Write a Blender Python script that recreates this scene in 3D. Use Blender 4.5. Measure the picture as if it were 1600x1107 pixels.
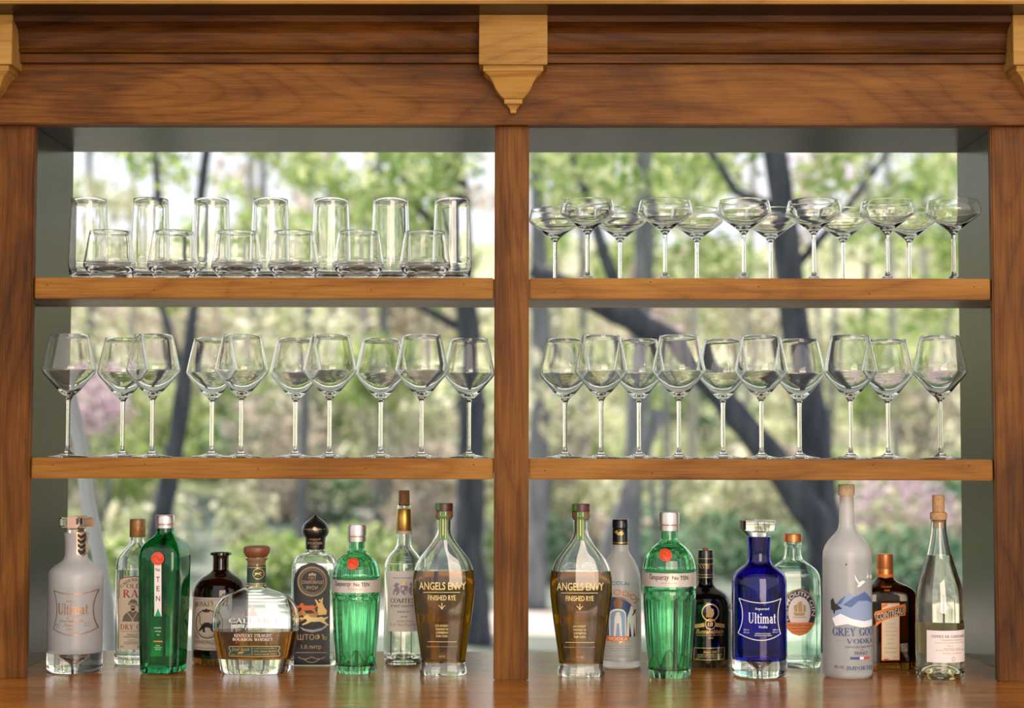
import bpy, bmesh, math, random
from mathutils import Vector, Matrix
from mathutils.geometry import tessellate_polygon
C = bpy.context.scene
for o in list(bpy.data.objects): bpy.data.objects.remove(o)
random.seed(7)
Z0 = 1.05                                   # height of the counter top above the ground

# ------------------------------------------------------------------ camera
FPX, PITCH, YAW, ROLL = 2604.04, 0.05532, -0.00706, 0.00219
DIST, CX, CZ = 2.8644, -0.00145, 0.39873
CAMP = Vector((CX, -DIST, Z0 + CZ))
FW = Vector((math.sin(YAW)*math.cos(PITCH), math.cos(YAW)*math.cos(PITCH), math.sin(PITCH)))
_r = FW.cross(Vector((0, 0, 1))).normalized(); _u = _r.cross(FW)
RT = _r*math.cos(ROLL) + _u*math.sin(ROLL); UP = _u*math.cos(ROLL) - _r*math.sin(ROLL)
cam = bpy.data.cameras.new('camera'); co = bpy.data.objects.new('camera', cam); C.collection.objects.link(co)
M = Matrix((RT, UP, -FW)).transposed().to_4x4(); M.translation = CAMP
co.matrix_world = M
cam.sensor_width = 36; cam.lens = FPX/1600*36; cam.clip_end = 500; cam.clip_start = .05
cam.dof.use_dof = True; cam.dof.focus_distance = 2.93; cam.dof.aperture_fstop = 2.9
C.camera = co
def at(px, py, y):                          # the point on the plane y = const seen at this place of the photograph
    d = FW*FPX + RT*(px - 800) - UP*(py - 553.5)
    return CAMP + d*((y - CAMP.y)/d.y)
def on_counter(px, py):                     # depth at which the counter top is seen at this place
    d = FW*FPX + RT*(px - 800) - UP*(py - 553.5)
    return (CAMP + d*((Z0 - CAMP.z)/d.z)).y

# ------------------------------------------------------------------ light
W = bpy.data.worlds.new('sky'); C.world = W; W.use_nodes = True
bg = W.node_tree.nodes['Background']; bg.inputs[0].default_value = (.92, .94, 1, 1); bg.inputs[1].default_value = 1.25
sun = bpy.data.lights.new('sun', 'SUN'); so = bpy.data.objects.new('sun', sun); C.collection.objects.link(so)
sun.energy = 7.4; sun.angle = .02; sun.color = (1, .93, .80)
so.rotation_euler = Vector((.55, -.55, -.95)).to_track_quat('-Z', 'Y').to_euler(); so.location = (-6, 6, 14)
ar = bpy.data.lights.new('daylight_opening', 'AREA'); ao = bpy.data.objects.new('daylight_opening', ar); C.collection.objects.link(ao)
ar.shape = 'RECTANGLE'; ar.size = 2.2; ar.size_y = 2.7; ar.energy = 150; ar.color = (1, .80, .62)
ao.location = (1.0, -4.4, 2.1)
ao.rotation_euler = (Vector((-.1, 0, 1.4)) - ao.location).to_track_quat('-Z', 'Y').to_euler()
C.view_settings.view_transform = 'Standard'; C.view_settings.look = 'None'
C.view_settings.exposure = 0.0; C.view_settings.gamma = 1; C.view_settings.use_curve_mapping = False
cy = C.cycles; cy.max_bounces = 28; cy.transmission_bounces = 26; cy.glossy_bounces = 8; cy.diffuse_bounces = 3
cy.use_denoising = True; cy.blur_glossy = .6; cy.sample_clamp_indirect = 6

# ------------------------------------------------------------------ materials
def new_mat(name):
    m = bpy.data.materials.new(name); m.use_nodes = True
    return m, m.node_tree.nodes, m.node_tree.links, m.node_tree.nodes['Principled BSDF']
def plain(name, col, rough=.5, metal=0, trans=0, ior=1.5, coat=0, spec=.5, grain=0):
    m, n, l, b = new_mat(name)
    b.inputs['Base Color'].default_value = (*col, 1); b.inputs['Roughness'].default_value = rough
    b.inputs['Metallic'].default_value = metal; b.inputs['Transmission Weight'].default_value = trans
    b.inputs['IOR'].default_value = ior; b.inputs['Coat Weight'].default_value = coat
    b.inputs['Specular IOR Level'].default_value = spec
    if grain:
        t = n.new('ShaderNodeTexNoise'); t.inputs['Scale'].default_value = grain; t.inputs['Detail'].default_value = 4
        tc = n.new('ShaderNodeTexCoord'); l.new(tc.outputs['Object'], t.inputs['Vector'])
        r = n.new('ShaderNodeValToRGB'); r.color_ramp.elements[0].position = .3; r.color_ramp.elements[1].position = .7
        r.color_ramp.elements[0].color = (*[c*.72 for c in col], 1); r.color_ramp.elements[1].color = (*[min(1, c*1.18) for c in col], 1)
        l.new(t.outputs['Fac'], r.inputs[0]); l.new(r.outputs[0], b.inputs['Base Color'])
    return m
def glass(name, col=(1, 1, 1), rough=0., ior=1.5): return plain(name, col, rough, 0, 1, ior)
def wood(name, dark, mid, light, axis, rough=.42, ring=26, spec=.4, blotch=1.0):
    m, n, l, b = new_mat(name)
    tc = n.new('ShaderNodeTexCoord'); oi = n.new('ShaderNodeObjectInfo')
    def mapped(along, across):
        mp = n.new('ShaderNodeMapping'); s = [across]*3; s[axis] = along; mp.inputs['Scale'].default_value = s
        cm = n.new('ShaderNodeCombineXYZ'); ml = n.new('ShaderNodeMath'); ml.operation = 'MULTIPLY'; ml.inputs[1].default_value = 40
        l.new(oi.outputs['Random'], ml.inputs[0])
        for k in range(3): l.new(ml.outputs[0], cm.inputs[k])
        l.new(cm.outputs[0], mp.inputs['Location']); l.new(tc.outputs['Object'], mp.inputs['Vector'])
        return mp.outputs[0]
    def noise(vec, scale, detail, rough_=.55, dist=0):
        t = n.new('ShaderNodeTexNoise'); t.inputs['Scale'].default_value = scale; t.inputs['Detail'].default_value = detail
        t.inputs['Roughness'].default_value = rough_; t.inputs['Distortion'].default_value = dist; l.new(vec, t.inputs['Vector']); return t.outputs['Fac']
    def math_(op, a, v=None, c=None):
        q = n.new('ShaderNodeMath'); q.operation = op; l.new(a, q.inputs[0])
        if hasattr(v, 'is_linked'): l.new(v, q.inputs[1])
        elif v is not None: q.inputs[1].default_value = v
        if c is not None: q.inputs[2].default_value = c
        return q.outputs[0]
    field = noise(mapped(.9, 5.5), 1.0, 1.5, .4)                      # contour lines of a smooth field: cathedral grain
    rings = math_('POWER', math_('ABSOLUTE', math_('SINE', math_('MULTIPLY', field, ring*2.4))), .3)
    fibre = noise(mapped(9, 260), 1.0, 3, .6)
    streak = noise(mapped(1.6, 26), 1.0, 4, .6)
    blot = noise(mapped(2.4, 6), 1.0, 4, .6, .6)
    f = math_('MULTIPLY_ADD', rings, .17, -.13)
    f = math_('ADD', f, math_('MULTIPLY_ADD', fibre, .52, -.26))
    f = math_('ADD', f, math_('MULTIPLY_ADD', streak, .48, -.24))
    f = math_('ADD', f, math_('MULTIPLY_ADD', blot, 1.1*blotch, -.55*blotch))
    f = math_('ADD', f, .5)
    r = n.new('ShaderNodeValToRGB'); e = r.color_ramp.elements
    e[0].position = .18; e[0].color = (*dark, 1); e[1].position = .85; e[1].color = (*light, 1)
    k = r.color_ramp.elements.new(.5); k.color = (*mid, 1)
    l.new(f, r.inputs[0]); l.new(r.outputs[0], b.inputs['Base Color'])
    rr = math_('MULTIPLY_ADD', fibre, .14, rough - .07); l.new(rr, b.inputs['Roughness'])
    b.inputs['Specular IOR Level'].default_value = spec
    bp = n.new('ShaderNodeBump'); bp.inputs['Strength'].default_value = .12; bp.inputs['Distance'].default_value = .002
    l.new(fibre, bp.inputs['Height']); l.new(bp.outputs[0], b.inputs['Normal'])
    return m
BR = ((.0252, .0078, .0012), (.1032, .0348, .0048), (.2280, .0900, .0144))        # walnut stain on the frame
HO = ((.0832, .0288, .0038), (.2432, .0992, .0154), (.3840, .1856, .0352))           # honey stain on shelf edges and corbels
M_post = wood('stained_wood_upright', *BR, 2, .5, spec=.14)
M_rail = wood('stained_wood_rail', *BR, 0, .5, ring=32, spec=.14)
M_dark = wood('dark_stained_board', (.014, .007, .004), (.032, .016, .008), (.055, .028, .013), 2, .2, spec=.28)
M_darkx = wood('dark_stain_and_shade_board', (.014, .007, .004), (.032, .016, .008), (.055, .028, .013), 0, .24, spec=.16)
M_crown = wood('stained_wood_molding', (.0186, .0056, .0006), (.0651, .0211, .0031), (.1550, .0558, .0087), 0, .5, spec=.14)
M_edge = wood('honey_stained_edge', *HO, 0, .5, blotch=.8, spec=.14)
M_corb = wood('honey_stained_corbel', (.1674, .0744, .0124), (.3410, .1798, .0403), (.4464, .2604, .0744), 0, .5, blotch=.7, spec=.14)
M_counter = wood('polished_counter_wood', (.1400, .0420, .0056), (.3920, .1365, .0210), (.5460, .2310, .0406), 0, .2, spec=.45, blotch=.8)
M_shelf = wood('stained_wood_shelf', *HO, 0, .35, spec=.3)
M_nail = plain('nail_hole', (.01, .008, .006), .8)
M_clear = glass('clear_glass', (1, 1, 1), 0, 1.5)
M_bclear = glass('bottle_glass', (.93, .965, .95), 0, 1.5)

# ------------------------------------------------------------------ mesh helpers
def link(o, parent=None):
    C.collection.objects.link(o)
    if parent: o.parent = parent
    return o
def mesh_obj(name, verts, faces, mat, parent=None, smooth=False, angle=None):
    me = bpy.data.meshes.new(name); me.from_pydata([tuple(v) for v in verts], [], faces); me.update()
    if mat: me.materials.append(mat)
    if smooth:
        me.polygons.foreach_set('use_smooth', [True]*len(me.polygons))
        if angle: me.set_sharp_from_angle(angle=angle)
    return link(bpy.data.objects.new(name, me), parent)
def empty(name, loc, label=None, cat=None, group=None, rz=0):
    o = bpy.data.objects.new(name, None); o.empty_display_size = .05; o.location = loc; o.rotation_euler[2] = rz
    link(o); tag(o, label, cat, group); return o
def tag(o, label=None, cat=None, group=None, kind=None):
    if label: o['label'] = label
    if cat: o['category'] = cat
    if group: o['group'] = group
    if kind: o['kind'] = kind
    return o
def box(name, a, b, mat, parent=None, bev=.0015):
    bm = bmesh.new(); bmesh.ops.create_cube(bm, size=1)
    for v in bm.verts: v.co = Vector([(a[i]+b[i])/2 + v.co[i]*(b[i]-a[i]) for i in range(3)])
    if bev: bmesh.ops.bevel(bm, geom=bm.edges[:], offset=bev, segments=2, affect='EDGES')
    me = bpy.data.meshes.new(name); bm.to_mesh(me); bm.free(); me.materials.append(mat)
    return link(bpy.data.objects.new(name, me), parent)
def extrude_x(name, prof, x0, x1, mat, parent=None):                    # profile of (y, z), closed
    n = len(prof); v = [(x, y, z) for x in (x0, x1) for y, z in prof]
    f = [(i, (i+1) % n, n+(i+1) % n, n+i) for i in range(n)] + [tuple(range(n))[::-1], tuple(range(n, 2*n))]
    bm = bmesh.new(); vs = [bm.verts.new(p) for p in v]
    for q in f: bm.faces.new([vs[i] for i in q])
    bmesh.ops.recalc_face_normals(bm, faces=bm.faces[:])
    me = bpy.data.meshes.new(name); bm.to_mesh(me); bm.free(); me.materials.append(mat)
    return link(bpy.data.objects.new(name, me), parent)
def tube(name, pts, rad, mat, parent=None, seg=10, wob=0.):
    pts = [Vector(p) for p in pts]; v = []; f = []
    for i, p in enumerate(pts):
        t = (pts[min(i+1, len(pts)-1)] - pts[max(i-1, 0)]).normalized()
        a = t.cross(Vector((0, 1, 0)) if abs(t.y) < .9 else Vector((1, 0, 0))).normalized(); b = t.cross(a)
        for k in range(seg):
            th = 2*math.pi*k/seg; r = rad[i]*(1 + random.uniform(-wob, wob))
            v.append(p + (a*math.cos(th) + b*math.sin(th))*r)
    for i in range(len(pts)-1):
        for k in range(seg): f.append((i*seg+k, i*seg+(k+1) % seg, (i+1)*seg+(k+1) % seg, (i+1)*seg+k))
    f += [tuple(range(seg))[::-1], tuple(range((len(pts)-1)*seg, len(pts)*seg))]
    return mesh_obj(name, v, f, mat, parent, True)
def pchip(xs, ys):                                                       # monotone cubic through the points
    n = len(xs); h = [xs[i+1]-xs[i] for i in range(n-1)]; d = [(ys[i+1]-ys[i])/h[i] for i in range(n-1)]
    m = [d[0]] + [0 if d[i-1]*d[i] <= 0 else 2*d[i-1]*d[i]/(d[i-1]+d[i]) for i in range(1, n-1)] + [d[-1]]
    def f(x):
        if x <= xs[0]: return ys[0]
        if x >= xs[-1]: return ys[-1]
        i = 0
        while x > xs[i+1]: i += 1
        t = (x-xs[i])/h[i]
        return (ys[i]*(1+2*t)*(1-t)**2 + h[i]*m[i]*t*(1-t)**2 + ys[i+1]*t*t*(3-2*t) + h[i]*m[i+1]*t*t*(t-1))
    return f
def lathe(name, prof, mat, parent=None, seg=40, loc=(0, 0, 0), flip=False, angle=.6):   # open or closed profile of (r, z)
    v = []; f = []; rows = []
    for r, z in prof:
        if r < 1e-6: rows.append([len(v)]); v.append((loc[0], loc[1], loc[2]+z))
        else:
            rows.append(list(range(len(v), len(v)+seg)))
            v += [(loc[0]+r*math.cos(2*math.pi*k/seg), loc[1]+r*math.sin(2*math.pi*k/seg), loc[2]+z) for k in range(seg)]
    for a, b in zip(rows, rows[1:]):
        for k in range(seg):
            k2 = (k+1) % seg
            q = [a[k % len(a)], a[k2 % len(a)], b[k2 % len(b)], b[k % len(b)]]
            q = [x for i, x in enumerate(q) if x not in q[:i]]
            if len(q) > 2: f.append(tuple(q[::-1] if flip else q))
    return mesh_obj(name, v, f, mat, parent, True, angle)

# ------------------------------------------------------------------ setting: ground, hillside, added deck and shade roof
def ground_mat(name, cols, scale):
    m, n, l, b = new_mat(name)
    tc = n.new('ShaderNodeTexCoord'); t = n.new('ShaderNodeTexNoise'); t.inputs['Scale'].default_value = scale; t.inputs['Detail'].default_value = 5
    r = n.new('ShaderNodeValToRGB'); e = r.color_ramp.elements
    e[0].position = .32; e[0].color = (*cols[0], 1); e[1].position = .68; e[1].color = (*cols[-1], 1)
    if len(cols) > 2: k = e.new(.5); k.color = (*cols[1], 1)
    l.new(tc.outputs['Object'], t.inputs['Vector']); l.new(t.outputs['Fac'], r.inputs[0]); l.new(r.outputs[0], b.inputs['Base Color'])
    b.inputs['Roughness'].default_value = .9; b.inputs['Specular IOR Level'].default_value = .1
    return m
M_shaded_ground = ground_mat('shaded_woodland_ground', ((.09, .12, .10), (.16, .19, .16), (.26, .25, .24)), .5)  # shade on the near ground is put into this dark blue-grey
M_gravel = ground_mat('pale_gravel', ((.55, .46, .44), (.66, .58, .55)), 3)
M_hill = ground_mat('hillside_cover', ((.16, .20, .11), (.40, .42, .24), (.60, .54, .44)), .5)
v = []; f = []; nx, ny = 41, 60
for j in range(ny):
    for i in range(nx):
        y = -14 + j*2.0; x = -40 + i*2.0
        h = 0 if y < 15 else .13*(y-15)**1.05 + .5*math.sin(x*.31+1)*math.sin(y*.2)*(min(1, (y-15)/10))
        v.append((x, y, h))
for j in range(ny-1):
    for i in range(nx-1): f.append((j*nx+i, j*nx+i+1, (j+1)*nx+i+1, (j+1)*nx+i))
fl = mesh_obj('floor', v, f, M_shaded_ground, None, True); tag(fl, kind='structure'); fl.data.materials.append(M_hill)
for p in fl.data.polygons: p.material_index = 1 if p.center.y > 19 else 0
pa = mesh_obj('trim_1', [(-30, 9.6, .004), (30, 10.4, .004), (30, 12.3, .004), (-30, 11.3, .004)], [(0, 1, 2, 3)], M_gravel); tag(pa, kind='structure')
dk = empty('trim_2', (0, 0, 0)); tag(dk, kind='structure')
M_deck = wood('pale_bounce_boards', (.3060, .2040, .1445), (.4080, .2890, .2125), (.4845, .3655, .2805), 0, .6, spec=.3)  # unseen deck, added and made pale to bounce light into bar and glasses
for k in range(52):
    box('bounce_plank', (-5, -8.2+k*.15, .001), (5, -8.2+k*.15+.143, .03), M_deck, dk, 0)
M_canvas = plain('white_canvas', (.8, .8, .78), .8)
rf = box('added_shade_roof', (-4.5, -1.5, 3.05), (4.5, 3.2, 3.09), M_canvas, None, 0); tag(rf, kind='structure')  # added roof out of view, keeps the sun off the bar

# ------------------------------------------------------------------ woods behind the bar
def leaf_mat(name, cols, tr=.5):
    m, n, l, b = new_mat(name)
    n.remove(b); out = n['Material Output']
    g = n.new('ShaderNodeNewGeometry'); r = n.new('ShaderNodeValToRGB'); e = r.color_ramp.elements
    e[0].color = (*cols[0], 1); e[1].color = (*cols[-1], 1)
    for i, c in enumerate(cols[1:-1]): k = e.new((i+1)/(len(cols)-1)); k.color = (*c, 1)
    d = n.new('ShaderNodeBsdfDiffuse'); t = n.new('ShaderNodeBsdfTranslucent'); mx = n.new('ShaderNodeMixShader'); mx.inputs[0].default_value = tr
    l.new(g.outputs['Random Per Island'], r.inputs[0]); l.new(r.outputs[0], d.inputs[0]); l.new(r.outputs[0], t.inputs[0])
    l.new(d.outputs[0], mx.inputs[1]); l.new(t.outputs[0], mx.inputs[2]); l.new(mx.outputs[0], out.inputs[0])
    return m
L_pale = leaf_mat('pale_leaves_and_glints', ((.30, .36, .18), (.56, .58, .32), (.82, .78, .60), (.30, .36, .18), (.90, .88, .76), (.62, .56, .44), (.42, .46, .24), (.92, .90, .80)))  # near-white entries put sun glints into the leaf colour
L_green = leaf_mat('fresh_green_leaves', ((.16, .30, .08), (.38, .50, .16), (.26, .36, .15), (.60, .66, .32), (.80, .82, .55)))
L_deep = leaf_mat('shaded_deep_green_leaves', ((.05, .13, .08), (.12, .25, .13), (.24, .36, .24), (.42, .52, .38)))  # dark tones put the shade of leaf clumps into the colour
L_pink = leaf_mat('redbud_blossom', ((.60, .42, .54), (.74, .58, .66), (.52, .36, .48), (.80, .74, .72)))
L_tan = leaf_mat('tan_dry_twigs', ((.46, .38, .32), (.66, .58, .48), (.30, .27, .25), (.80, .72, .66)))
def bark_mat(name, a, b_):
    m, n, l, b = new_mat(name)
    tc = n.new('ShaderNodeTexCoord'); mp = n.new('ShaderNodeMapping'); mp.inputs['Scale'].default_value = (9, 9, 2)
    t = n.new('ShaderNodeTexNoise'); t.inputs['Scale'].default_value = 1.5; t.inputs['Detail'].default_value = 5
    r = n.new('ShaderNodeValToRGB'); r.color_ramp.elements[0].position = .35; r.color_ramp.elements[1].position = .68
    r.color_ramp.elements[0].color = (*a, 1); r.color_ramp.elements[1].color = (*b_, 1)
    l.new(tc.outputs['Object'], mp.inputs[0]); l.new(mp.outputs[0], t.inputs['Vector']); l.new(t.outputs['Fac'], r.inputs[0]); l.new(r.outputs[0], b.inputs['Base Color'])
    b.inputs['Roughness'].default_value = .85; b.inputs['Specular IOR Level'].default_value = .2
    return m
K_dark = bark_mat('dark_bark', (.040, .048, .060), (.095, .102, .118))
K_grey = bark_mat('grey_bark', (.13, .14, .155), (.25, .26, .28))
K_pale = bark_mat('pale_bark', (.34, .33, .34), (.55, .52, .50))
def leaf_cloud(name, blobs, mat, parent, size):          # blobs: (centre, (rx, ry, rz), count)
    v = []; f = []
    for c, r, n in blobs:
        for _ in range(n):
            d = Vector((random.gauss(0, 1), random.gauss(0, 1), random.gauss(0, 1))).normalized()*random.random()**.4
            p = Vector((c[0]+d.x*r[0], c[1]+d.y*r[1], max(.03, c[2]+d.z*r[2])))
            s = size*random.uniform(.6, 1.3); a = Vector((random.gauss(0, 1), random.gauss(0, 1), random.gauss(0, 1))).normalized()
            b = a.orthogonal().normalized(); b = Matrix.Rotation(random.uniform(0, 6.28), 3, a) @ b; w = a.cross(b)
            k = len(v); v += [p - b*s, p - w*s*.45, p + b*s, p + w*s*.45]; f.append((k, k+1, k+2, k+3))
    return tag(mesh_obj(name, v, f, mat, parent), kind='stuff')
def ground_z(x, y): return 0 if y < 15 else .13*(y-15)**1.05 + .5*math.sin(x*.31+1)*math.sin(y*.2)*(min(1, (y-15)/10))
def tree(label, y, pts, mat, leaf=None, blobs=(), size=.08, branches=(), name='tree', dy=1.2, group=None):
    P = [at(px, py, y) for px, py, w in pts]; R = [w*.5*(y+DIST)/FPX for px, py, w in pts]
    gx = P[-1].x + (P[-1].x - P[-2].x)*.3; gz = ground_z(gx, y)
    if P[-1].z > gz: P.append(Vector((gx, y, gz-.05))); R.append(R[-1]*1.15)
    root = empty(name, (P[-1].x, y, gz), label, 'tree', group); o = Vector(root.location)
    fine = []; fr = []
    for i in range(len(P)-1):
        for k in range(3):
            t = k/3; fine.append(P[i].lerp(P[i+1], t)-o); fr.append(R[i]*(1-t)+R[i+1]*t)
    fine.append(P[-1]-o); fr.append(R[-1])
    tube('trunk', fine, fr, mat, root, 10, .12)
    for b in branches:
        tube('branch', [at(px, py, y+(i*.15))-o for i, (px, py, w) in enumerate(b)], [w*.5*(y+DIST)/FPX for px, py, w in b], mat, root, 8, .1)
    if leaf and blobs:
        s = (y+DIST)/FPX
        leaf_cloud('foliage', [(at(px, py, y+random.uniform(-.3, .6))-o, (rx*s, dy, ry*s), n) for px, py, rx, ry, n in blobs], leaf, root, size)
    return root
def crown(root, items, mat=None, size=.15):                 # the tops of the trees, above what the photograph shows; they shade the ground
    leaf_cloud('crown', [((dx, dy, dz), (r, r, r*.6), n) for dx, dy, dz, r, n in items], mat or L_green, root, size)
crown(tree('dark forked tree leaning behind the low tumblers and the leftmost wine glasses', 8.6,
     [(338, 120, 13), (322, 240, 15), (314, 300, 15), (303, 480, 17), (292, 560, 21), (286, 610, 27), (278, 680, 27), (262, 760, 31), (248, 830, 34), (236, 930, 38)], K_dark,
     L_green, [(240, 250, 60, 50, 130), (420, 220, 70, 40, 130), (330, 180, 120, 40, 150)], .06,
     [[(288, 600, 18), (268, 530, 14), (250, 470, 12), (246, 300, 13), (240, 200, 12)]]), [(0,.5,6.5,2.6,420),(-2.5,2,7,2.4,260),(-4.5,1,6.6,2.2,220)])
crown(tree('broad dark tree trunk just beside the middle post, behind the dark rye bottle', 9.4,
     [(700, 60, 26), (712, 240, 30), (722, 420, 34), (735, 560, 38), (738, 680, 44), (734, 790, 46), (731, 860, 46), (742, 940, 50)], K_dark,
     L_green, [(640, 300, 80, 60, 260), (700, 260, 70, 60, 200), (610, 360, 70, 60, 220), (690, 400, 60, 60, 160)], .065,
     [[(722, 420, 24), (660, 330, 14), (600, 230, 10)], [(730, 520, 16), (640, 470, 12), (560, 420, 8)]]), [(0,.5,6.8,2.6,420),(-1,3.5,7.2,2.4,260)])
crown(tree('largest dark trunk standing upright behind the coupes and the blue decanter', 8.2,
     [(1203, 60, 34), (1212, 240, 38), (1226, 360, 42), (1238, 480, 44), (1256, 580, 48), (1272, 680, 54), (1280, 780, 58), (1288, 860, 62), (1292, 940, 66)], K_dark,
     L_green, [(1300, 270, 70, 40, 180), (1130, 250, 80, 30, 150), (1400, 330, 70, 40, 150)], .06,
     [[(1222, 330, 20), (1150, 300, 14), (1105, 230, 11)], [(1232, 430, 16), (1320, 330, 12), (1400, 220, 9)]]), [(0,.5,6.5,2.8,420),(2.4,3,7.2,2.5,260)])
tree('dark trunk leaning steeply down behind the wine glasses of the right bay', 7.8,
     [(830, 420, 26), (920, 468, 34), (985, 498, 40), (1050, 535, 42), (1110, 600, 42), (1170, 672, 44), (1225, 745, 48), (1268, 805, 50), (1310, 880, 54)], K_dark,
     L_green, [(950, 300, 60, 40, 120), (870, 270, 40, 40, 90)], .06,
     [[(985, 498, 24), (945, 400, 20), (915, 300, 15), (880, 200, 12)]])
crown(tree('blue-grey upright trunk behind the front coupes next to the middle post', 14,
     [(1000, 100, 26), (1004, 240, 30), (1008, 420, 32), (1000, 560, 32), (992, 700, 34), (985, 840, 34)], K_grey,
     L_green, [(900, 250, 90, 60, 320), (1060, 300, 80, 70, 260), (1110, 420, 90, 60, 260)], .085), [(0,0,7.6,3,420),(-2.5,-2,7,2.4,260)])
tree('pale leaning trunk rising behind the frosted vodka with the black cap', 12,
     [(1030, 640, 22), (1000, 720, 25), (975, 790, 27), (950, 860, 28), (925, 940, 30)], K_grey)
crown(tree('grey trunk close to the middle post behind the first wine glass of the right bay', 12,
     [(836, 200, 20), (842, 420, 26), (846, 560, 32), (842, 700, 32), (838, 860, 34)], K_grey, L_pale, [(880, 620, 60, 90, 200)], .08), [(0,0,7.5,2.6,320),(-3,2,7.5,2.6,260)])
tree('slender grey trunk behind the whiskey flagon with the wooden stopper', 17,
     [(480, 480, 14), (476, 640, 16), (470, 800, 18), (466, 880, 20)], K_grey, L_pale, [(470, 520, 120, 70, 300)], .09)
rng = random.Random(3)
for i, (px, y, w) in enumerate([(150, 22, 13), (205, 26, 12), (400, 24, 15), (430, 30, 14), (520, 27, 15), (560, 21, 12), (610, 25, 16), (670, 29, 12), (868, 27, 17), (915, 22, 13),
                                (1080, 26, 15), (1160, 23, 13), (1345, 28, 14), (1405, 22, 14), (1450, 25, 13), (1490, 30, 12)]):
    j = rng.uniform(-25, 25)
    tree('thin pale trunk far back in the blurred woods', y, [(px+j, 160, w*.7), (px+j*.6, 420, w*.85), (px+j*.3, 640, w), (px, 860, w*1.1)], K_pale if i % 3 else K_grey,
         (L_pale, L_green, L_green, L_tan)[i % 4], [(px+rng.uniform(-95, 95), rng.uniform(200, 470), rng.uniform(18, 48), rng.uniform(15, 40), 60) for _ in range(11)] + [(px+rng.uniform(-60, 60), rng.uniform(480, 640), 60, 50, 120)], .12, group='thin pale trunks in the far woods')
TONE = {'pale_leaves_and_glints': 'cream-green', 'fresh_green_leaves': 'fresh green', 'shaded_deep_green_leaves': 'deep green', 'tan_dry_twigs': 'tan, bare-looking'}
def shrub(label, y, px, py, rx, ry, n, mat, size, group=None, name='shrub'):
    if '%s' in label: label = label % TONE[mat.name]; group = TONE[mat.name] + ' ' + group
    c = at(px, py, y); s = (y+DIST)/FPX; gz = ground_z(c.x, y)
    root = empty(name, (c.x, y, gz), label, 'shrub', group); h = max(.3, c.z-gz)
    for k in range(4):
        a = k*1.57+rng.uniform(0, 1); tube('stem', [(0, 0, -.03), (math.cos(a)*.12, math.sin(a)*.12, h*.5), (math.cos(a)*rx*s*.4, math.sin(a)*.3, h)], [.025, .018, .008], K_grey, root, 6)
    leaf_cloud('foliage', [((0, 0, h), (rx*s, min(2.2, rx*s), ry*s), n)], mat, root, size)
for i in range(44):
    y = 15 + rng.random()*15; px = 40 + (i*53+rng.uniform(0, 50)) % 1520; py = rng.uniform(560, 800)
    shrub('%s spring shrub among the blurred undergrowth behind the bar', y, px, py, rng.uniform(50, 100), rng.uniform(50, 100), 330, (L_pale, L_tan, L_pale, L_green, L_pale, L_tan, L_deep)[i % 7], .11, 'undergrowth shrubs')
for i in range(30):
    y = 26 + rng.random()*16; px = (i*61+rng.uniform(0, 60)) % 1600; py = rng.uniform(450, 640)
    shrub('hazy distant %s sapling clump on the wooded slope', y, px, py, 110, 90, 420, (L_pale, L_tan, L_green, L_pale, L_tan)[i % 5], .15, 'distant saplings on the slope')
for i in range(46):
    y = 14.5 + rng.random()*9; px = 60 + (i*71+rng.uniform(0, 60)) % 1480; py = rng.uniform(800, 905)
    shrub('tangled low %s brush at the foot of the blurred trees', y, px, py, rng.uniform(40, 80), rng.uniform(35, 70), 200, (L_pale, L_tan, L_pale, L_green, L_pale, L_tan, L_deep)[i % 7], .085, 'low brush under the trees')
for px, py, rx, ry in [(560, 900, 90, 60), (1120, 920, 100, 60), (1420, 900, 110, 60), (860, 900, 70, 60), (1240, 940, 90, 45), (430, 930, 80, 45), (210, 930, 60, 50), (1010, 950, 80, 40)]:
    shrub('low %s shrub at the edge of the gravel path', 13.5+rng.random()*2, px, py, rx, ry, 420, L_deep if px > 800 else L_green, .08, 'low shrubs by the path')
for lab, y, px, py, rx, ry, n in [('pink flowering redbud behind the frosted tall bottle and the cork-topped white wine', 15, 1400, 790, 90, 55, 420), ('pink flowering redbud behind the leftmost wine glass', 16, 160, 630, 45, 60, 260),
                                  ('small pink redbud spray under the first shelf behind the wine glasses', 13, 1030, 505, 40, 28, 60), ('tall pink redbud crown high behind the coupes', 18, 1290, 275, 80, 40, 190)]:
    shrub(lab, y, px, py, rx, ry, n, L_pink, .06, None, 'redbud_shrub')
# white tent pole leaning behind the bar
P = [at(px, py, 1.05) for px, py in [(60, 420), (105, 600), (125, 692), (137, 780), (146, 823), (157, 880), (166, 940), (172, 1000)]]
P.append(Vector((P[-1].x+.06, 1.05, .5))); P.append(Vector((P[-1].x+.03, 1.05, .0))); P.insert(0, Vector((P[0].x-.18, 1.05, 3.04)))
o = Vector(P[-1]); root = empty('tent_pole', o, 'pale blue-grey tent pole leaning behind the frosted decanter at the bar end', 'pole')
tube('shaft', [p-o for p in P], [.0165]*len(P), plain('painted_pole', (.52, .58, .60), .5), root, 14)
lathe('ground_plate', [(0, .0), (.06, .0), (.06, .008), (.02, .012), (0, .012)], M_nail, root, 20)

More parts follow.
